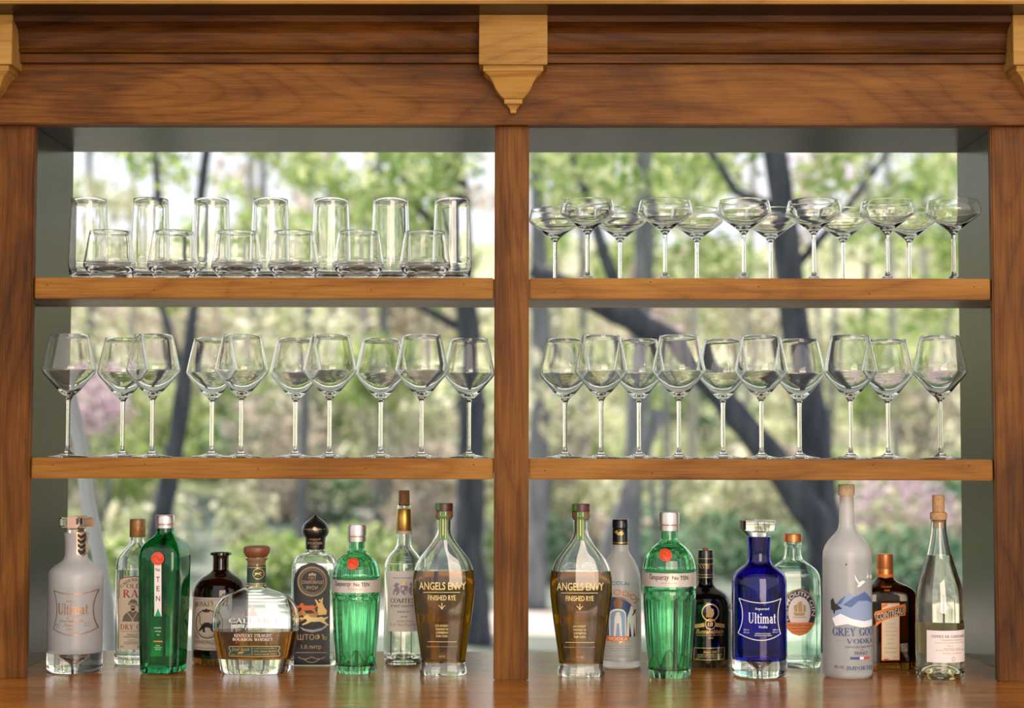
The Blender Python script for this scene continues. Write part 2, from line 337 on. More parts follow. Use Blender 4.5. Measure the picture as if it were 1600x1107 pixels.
# ------------------------------------------------------------------ the bar
XL, XR, ML, MR, ZH = -.85116, .80562, -.05229, .00738, .95434
S1T, S2T = .68955, .37753; S1B, S2B = .65333, .34163
PL, PR, YB, ZC = -.89289, .85229, .40266, .97879
def zat(py, y, px=800): return at(px, py, y).z - Z0
ct = empty('bar_counter', (0, 0, Z0), 'polished brown wooden counter that all the bottles stand on', 'counter')
box('countertop', (-1.45, -.62, -.045), (1.45, YB, 0), M_counter, ct, .004)
box('cabinet_body', (-1.38, -.5, -Z0+.1), (1.38, YB-.06, -.045), M_darkx, ct, .003)
box('plinth', (-1.34, -.44, -Z0), (1.34, YB-.1, -Z0+.1), M_darkx, ct, .002)
bar = empty('bar_shelving', (0, 0, Z0), 'brown stained wooden back bar with two open bays and carved corbels', 'shelving')
def post(x0, x1):
    p = box('post', (x0, 0, 0), (x1, .019, ZH+.02), M_post, bar, .0022)
    return p
post(XL-.125, XL); post(ML, MR); post(XR, XR+.125)
box('side_panel', (PL-.03, .019, 0), (PL, YB, ZC), M_dark, bar, .001); box('side_panel', (PR, .019, 0), (PR+.03, YB, ZC), M_dark, bar, .001)
box('divider_panel', (-.043, .019, 0), (-.002, YB-.02, ZC), M_dark, bar, .001)
box('top_panel', (PL-.03, .0, ZC), (PR+.03, YB, ZC+.025), M_darkx, bar, .001)
SD = .235
for x0, x1 in ((PL, -.043), (-.002, PR)):
    for zt, zb, zu in ((S1T, S1B, zat(481, SD)), (S2T, S2B, S2B+.012)):
        s = box('shelf', (x0, .027, zu), (x1, SD, zt), M_shelf, bar, .001)
        e0 = XL+.0015 if x0 < -.5 else MR-.0005+.001; e1 = ML-.001 if x0 < -.5 else XR-.0015
        box('shelf_edge', (e0, .008, zb), (e1, .0275, zt), M_edge, s, .0018)
        for k in range(5):                                             # little nail holes on the front edge
            xx = e0 + (e1-e0)*(.03+.23*k) + rng.uniform(-.02, .02); zz = zb + .036*rng.uniform(.25, .85)
            lathe('nail_hole', [(0, 0), (.0012, 0), (0, .0004)], M_nail, s, 8).matrix_local = Matrix.Translation((xx, .0079, zz)) @ Matrix.Rotation(math.pi/2, 4, 'X')
YH = -.022
ZHB = zat(194.5, YH)
box('header_rail', (-1.12, YH, ZHB), (1.12, .012, zat(60, YH)), M_rail, bar, .002)
zz = lambda py, y: zat(py, y)
cr = [(YH+.01, zz(98, -.034)), (-.034, zz(98, -.034)), (-.0345, zz(90, -.0345)), (-.036, zz(85, -.036)), (-.032, zz(83.5, -.032)), (-.033, zz(82.5, -.033)), (-.040, zz(82, -.04)), (-.042, zz(79.5, -.042)), (-.040, zz(77, -.04))]
for k in range(11):
    t = k/10; cr.append((-.037 - .031*(t**2.1) - .004*math.sin(t*6.28), zz(76.5 - 42*t, -.037-.031*t**2.1)))
cr += [(-.072, zz(34, -.072)), (-.073, zz(23.5, -.073)), (YH+.01, zz(23.5, -.073))]
extrude_x('crown_molding', cr, -1.1, 1.1, M_crown, bar)
zco = zz(23, -.078)
lo, hi = -.5, -.078
for _ in range(40):
    m_ = (lo+hi)/2
    if zz(4.2, m_) < zco: lo = m_
    else: hi = m_
yco = (lo+hi)/2
cn = box('cornice', (-1.2, yco+.012, zco), (1.2, .08, zco+.05), M_darkx, bar, .001)  # the shade under the cornice is put into this board's dark colour
box('cornice_edge', (-1.2, yco, zco-.0005), (1.2, yco+.012, zco+.05), M_corb, cn, .0025)
box('top_board', (-1.14, -.02, zco), (1.14, YB, zco+.03), M_darkx, bar, .001)
def corbel(pxc):
    yb_ = YH+.002; xc = at(pxc, 60, -.078).x
    root = None
    def rects(name, rows, parent):
        v = []; f = []
        for py, hw, y in rows:
            z = zat(py, y); h = hw*(y+DIST)/FPX
            v += [(xc-h, y, z), (xc+h, y, z), (xc+h, yb_, z), (xc-h, yb_, z)]
        n = len(rows)
        for i in range(n-1):
            for k in range(4): f.append((i*4+k, (i+1)*4+k, (i+1)*4+(k+1) % 4, i*4+(k+1) % 4))
        f += [(0, 1, 2, 3), ((n-1)*4+3, (n-1)*4+2, (n-1)*4+1, (n-1)*4)]
        bm = bmesh.new(); vs = [bm.verts.new(p) for p in v]
        for q in f: bm.faces.new([vs[i] for i in q])
        bmesh.ops.recalc_face_normals(bm, faces=bm.faces[:])
        sharp = [e for e in bm.edges if e.calc_face_angle(0) > .5]
        bmesh.ops.bevel(bm, geom=sharp, offset=.0007, segments=2, affect='EDGES')
        me = bpy.data.meshes.new(name); bm.to_mesh(me); bm.free(); me.materials.append(M_corb)
        return link(bpy.data.objects.new(name, me), parent)
    blk = rects('corbel', [(23, 54, -.079), (100.5, 54, -.079)], bar)
    rects('cap_strip', [(100.8, 47.5, -.072), (111, 47.5, -.072)], blk)
    rects('bracket', [(111, 46, -.070), (114, 43, -.068), (120, 37, -.062), (128, 32, -.057), (137, 28.5, -.053), (143, 25, -.050), (149, 20, -.046), (154.5, 15, -.042)], blk)
    rects('lower_strip', [(155, 14.3, -.044), (162, 14.3, -.044)], blk)
    rects('drop', [(162, 12, -.041), (165, 9, -.037), (169, 6, -.034), (173, 4.7, -.032), (176.5, 4.8, -.032)], blk)
corbel(802); corbel(-34); corbel(1636.5)

# ------------------------------------------------------------------ drinking glasses
def copy_tree(o):
    c = o.copy(); C.collection.objects.link(c)
    for ch in list(o.children):
        d = ch.copy(); C.collection.objects.link(d); d.parent = c
        for g in list(ch.children):
            e = g.copy(); C.collection.objects.link(e); e.parent = d
    return c
def smooth(pts, n):
    zs = [i for i in range(len(pts))]
    fr = pchip(zs, [p[0] for p in pts]); fz = pchip(zs, [p[1] for p in pts])
    return [(fr(i*(len(pts)-1)/n), fz(i*(len(pts)-1)/n)) for i in range(n+1)]
def wall(outer, t, floor_z):                 # outer profile bottom -> rim, back down the inside to the axis
    inner = [(max(0, r-t), z) for r, z in outer[::-1] if z > floor_z]
    return outer + [(outer[-1][0]-t*.5, outer[-1][1]+t*.5)] + inner
def stem_parts(root, zs, rs, foot_r):
    lathe('stem', smooth([(rs*1.35, .011), (rs*1.05, .017), (rs, .03), (rs*.98, zs*.6), (rs*1.0, zs-.012), (rs*1.2, zs)], 14), M_clear, root, 20)
    lathe('foot', [(0, .0012), (foot_r*.6, .0008), (foot_r-.001, 0), (foot_r, .0008), (foot_r-.001, .0016), (foot_r*.6, .0036), (foot_r*.3, .0062), (rs*2.2, .0085), (rs*1.35, .011)], M_clear, root, 44)
def make_wine():
    r = empty('wine_glass', (0, 0, 0)); zs = .101; rs = .0037
    out = [(rs*1.2, zs)] + smooth([(.0075, zs+.006), (.0165, .1145), (.031, .1315), (.0425, .145), (.0462, .1512), (.0468, .1545), (.0455, .162), (.0400, .188), (.0334, .2155)], 34)
    inn = smooth([(.0328, .2155), (.0393, .188), (.0447, .162), (.0459, .1545), (.0452, .1515), (.0413, .1458), (.0298, .1335), (.0155, .1195), (.006, .114), (0, .113)], 34)
    lathe('bowl', out + [(.0333, .2159), (.0329, .2159)] + inn, M_clear, r, 48, angle=1.2)
    stem_parts(r, zs, rs, .0365); return r
def make_coupe():
    r = empty('coupe_glass', (0, 0, 0)); zs = .083; rs = .0036
    out = [(rs*1.2, zs)] + smooth([(.008, .0885), (.020, .0985), (.034, .1085), (.0445, .1165), (.0478, .1205), (.0482, .1235), (.0468, .132), (.0438, .1425)], 34)
    inn = smooth([(.0431, .1425), (.0461, .132), (.0474, .1236), (.0469, .1208), (.0436, .1172), (.033, .1093), (.0185, .1005), (.008, .0955), (0, .0945)], 34)
    lathe('bowl', out + [(.0437, .1429), (.0432, .1429)] + inn, M_clear, r, 48, angle=1.2)
    stem_parts(r, zs, rs, .035); return r
def make_tall():
    r = empty('tall_tumbler', (0, 0, 0))
    lathe('base', [(0, .002), (.016, .001), (.026, 0), (.0282, .0015)] + smooth([(.0295, .006), (.0332, .022), (.0362, .040)], 10), M_clear, r, 44)
    out = smooth([(.0362, .040), (.0352, .075), (.0336, .115), (.0318, .159)], 16)
    inn = smooth([(.0308, .159), (.0325, .115), (.0339, .075), (.0346, .044), (.031, .026), (.024, .0175), (.012, .0155), (0, .015)], 26)
    lathe('wall', out + [(.0316, .1595), (.031, .1595)] + inn, M_clear, r, 44, angle=1.2); return r
def make_low():
    r = empty('low_tumbler', (0, 0, 0))
    lathe('base', [(0, .003), (.014, .0015), (.026, 0), (.0292, .001)] + smooth([(.0302, .003), (.036, .011), (.0425, .0195), (.0456, .0245)], 10), M_clear, r, 48)
    out = smooth([(.0456, .0245), (.0452, .028), (.0425, .045), (.0388, .068), (.0358, .0862)], 16)
    inn = smooth([(.0350, .0862), (.038, .068), (.0415, .045), (.0438, .0295), (.041, .0235), (.030, .0185), (.015, .0155), (0, .015)], 26)
    lathe('wall', out + [(.0356, .0866), (.0351, .0866)] + inn, M_clear, r, 48, angle=1.2); return r
ORD = ['first', 'second', 'third', 'fourth', 'fifth', 'sixth', 'seventh']
def row(proto, used, pxs, py, y, zs, lab, cat, group):
    for i, px in enumerate(pxs):
        o = copy_tree(proto) if used or i else proto
        o.location = (at(px, py, y).x, y, Z0+zs+.0002); o.rotation_euler[2] = i*.7
        tag(o, lab % ORD[i], cat, group)
FRONT, BACK = .062, .166
p = make_tall(); row(p, 0, [137.5, 234, 329, 421.5, 517, 610, 706.5], 431, BACK, S1T, 'tall clear tumbler, %s from the outer post in the rear row on the top shelf', 'glass', 'tall tumblers')
p = make_low(); row(p, 0, [171, 270, 370, 458.5, 560, 664], 431, FRONT, S1T, 'short wide clear tumbler, %s from the outer post in the front row', 'glass', 'short tumblers')
p = make_coupe(); row(p, 0, [867.5, 969, 1089, 1204.5, 1317.5, 1421], 431, BACK+.006, S1T, 'clear coupe glass, %s from the middle post in the rear row', 'coupe', 'coupe glasses')
row(p, 1, [918, 1039.5, 1162.5, 1272, 1387, 1490.5], 431, FRONT, S1T, 'clear coupe glass, %s from the middle post in the front row', 'coupe', 'coupe glasses')
p = make_wine(); row(p, 0, [106, 237.5, 376.5, 514.5, 658.5], 712, FRONT, S2T, 'tall wine glass in the left bay, %s from the outer post in the front row', 'wine glass', 'wine glasses')
row(p, 1, [191, 330.5, 461, 594.5, 732.5], 712, BACK, S2T, 'tall wine glass in the left bay, %s from the outer post in the rear row', 'wine glass', 'wine glasses')
row(p, 1, [883, 998.5, 1130, 1249.5, 1388], 712, BACK, S2T, 'tall wine glass in the right bay, %s from the middle post in the rear row', 'wine glass', 'wine glasses')
row(p, 1, [939.5, 1061, 1190, 1329.5, 1470], 712, FRONT, S2T, 'tall wine glass in the right bay, %s from the middle post in the front row', 'wine glass', 'wine glasses')
#BOTTLES
# ------------------------------------------------------------------ bottles
P_cream = plain('cream_paper', (.74, .62, .46), .6); P_white = plain('white_paper', (.78, .70, .66), .6)
P_black = plain('black_print', (.012, .011, .012), .35); P_ink = plain('dark_ink', (.03, .025, .022), .6); P_red = plain('red_ink', (.42, .045, .02), .5)
P_gold = plain('gold_print', (.62, .40, .13), .35, .5); P_yel = plain('pale_gold_print', (.72, .55, .22), .4, .2); P_whp = plain('white_print', (.82, .82, .80), .5)
P_cop = plain('copper_print', (.42, .19, .09), .3, .6); P_blu = plain('blue_ink', (.035, .07, .22), .5); P_sky = plain('light_blue_ink', (.28, .40, .60), .5)
P_orange = plain('orange_ink', (.75, .20, .03), .5); P_tan = plain('tan_ink', (.52, .34, .15), .6); P_grey = plain('grey_ink', (.36, .36, .38), .6); P_lilac = plain('lilac_ink', (.36, .28, .33), .6)
P_seal = plain('red_wax_seal', (.72, .075, .02), .4); P_green = plain('dark_green_label', (.02, .055, .035), .5); P_strip = plain('green_neck_strip', (.06, .20, .04), .5)
S_silver = plain('brushed_cap_metal', (.72, .62, .55), .32, .85); S_gold = plain('gold_foil', (.62, .36, .08), .35, .85); S_cop = plain('copper_cap_metal', (.62, .22, .07), .35, .6)
S_rose = plain('rose_metal', (.66, .40, .28), .25, .9); B_cork = plain('cork', (.44, .25, .11), .8, grain=260); B_wood = plain('stopper_wood', (.19, .065, .022), .4, grain=120)
B_blackcap = plain('black_cap', (.01, .009, .009), .3, coat=.4); B_browncap = plain('dark_brown_foil', (.035, .018, .008), .3, .3)
G_frost = plain('frosted_glass', (.97, .96, .95), .30, 0, .70, 1.45)
_n = G_frost.node_tree; _t = _n.nodes.new('ShaderNodeBsdfTranslucent'); _t.inputs[0].default_value = (.93, .91, .90, 1); _m = _n.nodes.new('ShaderNodeMixShader'); _m.inputs[0].default_value = .22
_n.links.new(_n.nodes['Principled BSDF'].outputs[0], _m.inputs[1]); _n.links.new(_t.outputs[0], _m.inputs[2]); _n.links.new(_m.outputs[0], _n.nodes['Material Output'].inputs[0])
P_backlit = plain('translucent_gold_paper', (.66, .46, .13), .6); _n = P_backlit.node_tree; _t = _n.nodes.new('ShaderNodeBsdfTranslucent'); _t.inputs[0].default_value = (.80, .58, .18, 1); _m = _n.nodes.new('ShaderNodeMixShader'); _m.inputs[0].default_value = .6
_n.links.new(_n.nodes['Principled BSDF'].outputs[0], _m.inputs[1]); _n.links.new(_t.outputs[0], _m.inputs[2]); _n.links.new(_m.outputs[0], _n.nodes['Material Output'].inputs[0]); G_green = glass('green_bottle_glass', (.34, .80, .50), 0); G_dgreen = glass('deep_green_glass', (.015, .40, .17), 0)
G_brown = glass('brown_bottle_glass', (.11, .045, .010), 0); G_blackish = glass('dark_olive_glass', (.03, .022, .012), 0); G_blue = glass('cobalt_glass', (.02, .02, .48), 0)
G_aqua = glass('aqua_glass', (.78, .93, .86), 0); G_amber = glass('amber_glass', (.15, .058, .010), 0)
Q_clear = glass('clear_spirit', (.97, .98, .97), 0, 1.33); Q_rye = glass('rye_whiskey', (.25, .10, .008), 0, 1.35); Q_bourbon = glass('bourbon', (.36, .125, .012), 0, 1.35); Q_wine = glass('white_wine', (.97, .91, .74), 0, 1.34)
_tc = {}
# serif capitals built from thick stems, hairlines, bowls and small serifs
TK, TN = .17, .065
def _q(a, b_, w): 
    dx, dy = b_[0]-a[0], b_[1]-a[1]; L = math.hypot(dx, dy); nx, ny = -dy/L*w/2, dx/L*w/2
    return [(a[0]+nx, a[1]+ny), (a[0]-nx, a[1]-ny), (b_[0]-nx, b_[1]-ny), (b_[0]+nx, b_[1]+ny)]
def _st(x, y0, y1, w, s0=1, s1=1):
    o = [[(x-w/2, y0), (x+w/2, y0), (x+w/2, y1), (x-w/2, y1)]]
    for y, k in ((y0, s0), (y1-.05, s1)):
        if k: o.append([(x-w/2-.08, y), (x+w/2+.08, y), (x+w/2+.08, y+.05), (x-w/2-.08, y+.05)])
    return o
def _h(x0, x1, y): return [[(x0, y-TN/2), (x1, y-TN/2), (x1, y+TN/2), (x0, y+TN/2)]]
def _tick(x, y0, y1): return [[(x-.035, y0), (x+.035, y0), (x+.035, y1), (x-.035, y1)]]
def _arc(cx, cy, rx, ry, a0, a1):
    o = []; n = max(4, int(abs(a1-a0)/18)); P = []
    for i in range(n+1):
        a = math.radians(a0+(a1-a0)*i/n); w = TN+(TK*1.08-TN)*abs(math.cos(a))**1.3; c, d = math.cos(a), math.sin(a)
        P.append(((cx+rx*c, cy+ry*d), (cx+(rx-w)*c, cy+(ry-TN-(w-TN)*.3)*d)))
    for p, q in zip(P, P[1:]): o.append([p[0], q[0], q[1], p[1]])
    return o
SER = {
 'A': (.86, [_q((.10, 0), (.43, 1), TN), _q((.43, 1), (.74, 0), TK)] + _h(.2, .62, .33) + _h(.0, .24, .025) + _h(.58, .88, .025)),
 'B': (.74, _st(.16, 0, 1, TK) + _arc(.26, .75, .38, .25, -90, 90) + _arc(.26, .26, .46, .26, -90, 90) + _h(.16, .3, .97) + _h(.16, .3, .5) + _h(.16, .3, .03)),
 'C': (.82, _arc(.46, .5, .43, .5, 42, 318) + _tick(.78, .68, .98) + _tick(.78, .05, .26)), 'D': (.86, _st(.16, 0, 1, TK) + _arc(.32, .5, .5, .5, -90, 90) + _h(.16, .34, .97) + _h(.16, .34, .03)),
 'E': (.72, _st(.16, 0, 1, TK) + _h(.16, .64, .97) + _h(.16, .5, .52) + _h(.16, .68, .03) + _tick(.63, .78, 1) + _tick(.5, .4, .64) + _tick(.67, 0, .24)),
 'F': (.68, _st(.16, 0, 1, TK) + _h(.16, .64, .97) + _h(.16, .5, .52) + _tick(.63, .78, 1) + _tick(.5, .4, .64)),
 'G': (.88, _arc(.46, .5, .43, .5, 42, 318) + _tick(.78, .68, .98) + _st(.75, .06, .42, TK, 0, 1)), 'H': (.92, _st(.16, 0, 1, TK) + _st(.76, 0, 1, TK) + _h(.16, .76, .5)),
 'I': (.34, _st(.17, 0, 1, TK)), 'J': (.5, _st(.34, .2, 1, TK, 0, 1) + _arc(.215, .2, .21, .22, 180, 360)), 'K': (.86, _st(.16, 0, 1, TK) + [_q((.22, .42), (.68, 1), TN), _q((.36, .58), (.74, 0), TK)] + _h(.56, .8, .97) + _h(.6, .88, .025)),
 'L': (.68, _st(.16, 0, 1, TK) + _h(.16, .62, .03) + _tick(.62, 0, .28)), 'M': (1.08, _st(.13, 0, 1, TN, 1, 0) + [_q((.14, 1), (.53, .02), TK), _q((.53, .02), (.9, 1), TN)] + _st(.92, 0, 1, TK) + _h(.02, .2, .97)),
 'N': (.92, _st(.14, 0, 1, TN, 1, 0) + [_q((.14, 1), (.76, 0), TK)] + _st(.76, 0, 1, TN, 0, 1) + _h(.02, .2, .97)), 'O': (.92, _arc(.46, .5, .44, .5, 0, 360)), 'Ô': (.92, _arc(.46, .5, .44, .5, 0, 360) + [_q((.28, 1.1), (.46, 1.28), .07), _q((.46, 1.28), (.64, 1.1), .07)]),
 'P': (.72, _st(.16, 0, 1, TK) + _arc(.28, .73, .42, .27, -90, 90) + _h(.16, .3, .97) + _h(.16, .3, .47)), 'Q': (.92, _arc(.46, .5, .44, .5, 0, 360) + [_q((.5, .12), (.86, -.2), .12)]),
 'R': (.84, _st(.16, 0, 1, TK) + _arc(.28, .75, .38, .25, -90, 90) + _h(.16, .3, .97) + _h(.16, .34, .5) + [_q((.36, .5), (.74, 0), TK)] + _h(.66, .86, .025)),
 'S': (.64, _arc(.33, .745, .27, .255, 25, 270) + _arc(.33, .26, .29, .26, -155, 90) + _tick(.56, .7, .97) + _tick(.08, .04, .3)),
 'T': (.8, _st(.4, 0, 1, TK, 1, 0) + _h(.04, .76, .97) + _tick(.06, .74, 1) + _tick(.74, .74, 1)), 'U': (.9, _st(.16, .3, 1, TK, 0, 1) + _st(.72, .3, 1, TN, 0, 1) + _arc(.415, .32, .34, .32, 180, 360)),
 'V': (.86, [_q((.12, 1), (.44, 0), TK), _q((.44, 0), (.76, 1), TN)] + _h(.0, .3, .97) + _h(.62, .88, .97)), 'W': (1.2, [_q((.12, 1), (.38, 0), TK), _q((.38, 0), (.6, .95), TN), _q((.58, 1), (.84, 0), TK), _q((.84, 0), (1.08, 1), TN)] + _h(.0, .3, .97) + _h(.96, 1.2, .97)),
 'X': (.84, [_q((.14, 1), (.7, 0), TK), _q((.68, 1), (.14, 0), TN)]), 'Y': (.84, [_q((.12, 1), (.42, .48), TK), _q((.42, .48), (.72, 1), TN)] + _st(.42, 0, .5, TK, 1, 0) + _h(.0, .3, .97) + _h(.58, .86, .97)),
 'Z': (.74, _h(.06, .64, .97) + _h(.06, .68, .03) + [_q((.6, .97), (.12, .03), TK)]), ' ': (.42, []), '&': (.8, _arc(.36, .75, .2, .25, 0, 360) + _arc(.36, .26, .3, .26, 0, 360)), "'": (.2, [[(.05, .75), (.13, .75), (.15, 1), (.03, 1)]]), '.': (.25, [[(.05, 0), (.2, 0), (.2, .15), (.05, .15)]]),
 'l': (.34, _st(.17, 0, 1, TK, 1, 0) + [[(.0, .95), (.17, .95), (.17, 1), (.0, 1)]]), 'i': (.34, _st(.17, 0, .64, TK, 1, 0) + [[(.0, .59), (.17, .59), (.17, .64), (.0, .64)]] + [[(.09, .78), (.26, .78), (.26, .95), (.09, .95)]]), 't': (.44, _st(.2, .04, .86, TK, 0, 0) + _h(.02, .42, .61) + _arc(.3, .12, .185, .13, 180, 330)),
 'm': (1.12, _st(.17, 0, .64, TK) + _st(.55, 0, .45, TK, 1, 0) + _st(.93, 0, .45, TK, 1, 0) + _arc(.40, .42, .235, .23, 0, 150) + _arc(.78, .42, .235, .23, 0, 150)), 'a': (.64, _st(.46, 0, .45, TK, 0, 0) + _arc(.31, .42, .235, .23, 0, 160) + _arc(.28, .2, .25, .21, 60, 330) + _h(.4, .64, .03)),
}
def serif_glyphs(st, shear):
    vs = []; fs = []; x = 0
    for ch in st:
        w, polys = SER[ch]
        for P in polys:
            n0 = len(vs); vs += [(x+px+shear*py, py) for px, py in P]; fs.append(tuple(range(n0, n0+len(P))))
        x += w + .05
    x0 = min(v[0] for v in vs); x1 = max(v[0] for v in vs)
    return [((a-x0)/(x1-x0), c) for a, c in vs], fs
def glyphs(s, bold, shear):
    k = (s, bold, shear)
    if k not in _tc:
        cu = bpy.data.curves.new('lettering_source', 'FONT'); cu.body = s; cu.size = 1; cu.offset = bold; cu.resolution_u = 3; cu.shear = shear
        ob = bpy.data.objects.new('lettering_source', cu); C.collection.objects.link(ob)
        me = bpy.data.meshes.new_from_object(ob.evaluated_get(bpy.context.evaluated_depsgraph_get()))
        vs = [(v.co.x, v.co.y) for v in me.vertices]; fs = [tuple(p.vertices) for p in me.polygons]
        bpy.data.objects.remove(ob); bpy.data.curves.remove(cu); bpy.data.meshes.remove(me)
        x0 = min(v[0] for v in vs); x1 = max(v[0] for v in vs); y0 = min(v[1] for v in vs); y1 = max(v[1] for v in vs)
        _tc[k] = ([((x-x0)/(x1-x0), (y-y0)/(y1-y0)) for x, y in vs], fs)
    return _tc[k]
class Bottle:
    def __init__(s, label, cx, fpy, prof, mat, ratio=1, e=2, rot=0, wall=.003, tb=.012, group=None, mod=None, seg=72, z_in=None, name='bottle', part='body', ztop_in=None):
        s.cx = cx; yf = on_counter(cx, fpy); hwb = max(h for p, h in prof[-3:])
        hd = max(h for p, h in prof)*ratio*(yf+DIST)/FPX; hdb = hwb*ratio*(yf+DIST)/FPX
        s.yc = yf + hdb; s.sc = (s.yc+DIST)/FPX; s.yf = s.yc - hd; s.x = at(cx, fpy, s.yc).x
        s.ratio, s.e, s.rot, s.mod, s.seg = ratio, e, rot, mod, seg
        def zb(py):                        # low down the outline is the near rim of the foot, higher up it is the silhouette
            t = max(0, min(1, (fpy-py)/45)); return at(cx, py, yf + (s.yc-yf)*t).z - Z0
        pr = sorted([(zb(py), h*s.sc) for py, h in prof]); pr[0] = (0, pr[0][1])
        s.pr = pr = [pr[0]] + [b for a, b in zip(pr, pr[1:]) if b[0]-a[0] > 1e-5]
        s.hwf = pchip([p[0] for p in pr], [p[1] for p in pr]); s.top = pr[-1][0]
        s.root = empty(name, (s.x, s.yc, Z0+.0003), label, 'bottle', group)
        s.wall = wall; s.tb = tb
        zs = sorted(set([p[0] for p in pr] + [s.top*k/46 for k in range(47)]))
        out = [(z, 0) for z in zs]; inn = [(z, wall) for z in zs[::-1] if z > tb+.004] + [(tb+.004, wall*1.0), (tb+.001, wall+.003)]
        if mat: s.body = s.shell(part, out, inn, mat)
    def ring(s, z, inset=0, dz=None):
        h = max(.0015, s.hwf(z)-inset); d = max(.0015, s.hwf(z)*s.depth(z)-inset); P = []; e = s.ex(z); cr, sr = math.cos(s.rot), math.sin(s.rot)
        for k in range(s.seg):
            a = 2*math.pi*k/s.seg; c, q = math.cos(a), math.sin(a)
            x = h*math.copysign(abs(c)**(2/e), c); y = d*math.copysign(abs(q)**(2/e), q)
            if s.mod and not inset: m = s.mod(a, z/s.top); x *= m; y *= m
            P.append((x*cr-y*sr, x*sr+y*cr))
        return P
    def depth(s, z):                       # necks stay round on flat bottles
        if s.ratio == 1: return 1
        nk = min(s.hwf(z) for z in (s.top*.97,)); h = s.hwf(z); mx = max(p[1] for p in s.pr)
        t = max(0, min(1, (h-nk*1.05)/(mx-nk*1.05))); d = nk*(1-t) + mx*s.ratio*t
        return min(1, d/h) if z > s.top*.35 else s.ratio*mx/max(p[1] for p in s.pr)
    def ex(s, z):
        if s.e == 2: return 2
        nk = s.hwf(s.top*.97); h = s.hwf(z); mx = max(p[1] for p in s.pr)
        return 2 + (s.e-2)*max(0, min(1, (h-nk*1.05)/(mx-nk*1.05)*1.6))
    def shell(s, name, out, inn, mat, parent=None, closed_top=False):
        v = []; f = []; n = s.seg
        rows = [(z, i, True) for z, i in out] + [(z, i, False) for z, i in inn]
        z0 = rows[0][0]; v.append((0, 0, z0 + (.0012 if not closed_top else 0)))
        for z, i, o in rows:
            v += [(x, y, z) for x, y in s.ring(z, i)]
        for k in range(n): f.append((0, 1+(k+1) % n, 1+k))
        for j in range(len(rows)-1):
            for k in range(n): f.append((1+j*n+k, 1+j*n+(k+1) % n, 1+(j+1)*n+(k+1) % n, 1+(j+1)*n+k))
        v.append((0, 0, rows[-1][0])); L = len(v)-1; b = 1+(len(rows)-1)*n
        for k in range(n): f.append((b+k, b+(k+1) % n, L))
        return mesh_obj(name, v, f, mat, parent or s.root, True, .7)
    def z(s, py): return at(s.cx, py, s.yc).z - Z0
    def liquid(s, py, mat, z0=None, name='liquid'):
        zt = s.z(py); a = s.tb+.0012 if z0 is None else z0; i = s.wall-.0003
        zs = [a, a+.003] + [a+.003+(zt-a-.003)*k/24 for k in range(1, 25)]
        return s.shell(name, [(a, i+.003)] + [(q, i) for q in zs[1:]], [], mat, None, True)
    def turn(s, name, prof, mat, parent=None, seg=36, dx=0, flip=False):
        pr = [(h*s.sc, s.z(py)) for py, h in prof]                         # given from bottom to top
        if pr[0][0] > 0: pr = [(0, pr[0][1])] + pr
        if pr[-1][0] > 0: pr = pr + [(0, pr[-1][1])]
        return lathe(name, pr, mat, parent or s.root, seg, flip=flip)
    def lean(s, py): return (at(s.cx, py, s.yc).x - s.x)/s.sc              # drift of the upright axis in the picture
    def conf(s, px, py, off, wrap=False):
        p = at(px, py, s.yf); z = p.z - Z0; x = p.x - s.x
        if wrap:
            h = off[1]*s.sc+.0003 if isinstance(off, tuple) else s.hwf(z)+off; a = (px-s.cx+s.lean(py))*s.sc/h; return (h*math.sin(a), -h*math.cos(a), z)
        if isinstance(off, tuple):
            r = off[1]*s.sc; return (x, -math.sqrt(max(0, r*r-x*x))-.0003, z)
        P = s.ring(max(0, min(s.top, z))); best = None
        for i in range(len(P)):
            (ax, ay), (bx, by) = P[i], P[(i+1) % len(P)]
            if (ax-x)*(bx-x) <= 0 and ax != bx:
                y = ay+(by-ay)*(x-ax)/(bx-ax) - off*math.hypot(1, min(4, abs((by-ay)/(bx-ax)))); best = y if best is None else min(best, y)
        if best is None: best = -off
        return (x, best, z)
    def patch(s, name, ext, y0, y1, mat, parent=None, off=.0005, nx=18, ny=14, wrap=False, thick=0):
        v = []; f = []
        for j in range(ny+1):
            py = y0+(y1-y0)*j/ny; a, b = ext(py) if callable(ext) else ext
            for i in range(nx+1): v.append(s.conf(a+(b-a)*i/nx, py, off, wrap))
        for j in range(ny):
            for i in range(nx): q = j*(nx+1)+i; f.append((q, q+nx+1, q+nx+2, q+1))
        if thick:
            n0 = len(v); rim = [i for i in range(nx+1)] + [(j+1)*(nx+1)-1 for j in range(1, ny+1)] + [ny*(nx+1)+i for i in range(nx-1, -1, -1)] + [j*(nx+1) for j in range(ny-1, 0, -1)]
            v += [(v[i][0], v[i][1]+thick, v[i][2]) for i in rim]; m = len(rim)
            for k in range(m): f.append((rim[k], rim[(k+1) % m], n0+(k+1) % m, n0+k))
        return mesh_obj(name, v, f, mat, parent or s.root, True, .6)
    def oval(s, name, px, py, rx, ry, mat, parent=None, off=.0005, thick=0):
        return s.patch(name, lambda q: (px-rx*math.sqrt(max(0, 1-((q-py)/ry)**2))-.01, px+rx*math.sqrt(max(0, 1-((q-py)/ry)**2))+.01), py-ry, py+ry, mat, parent, off, 14, 22, False, thick)
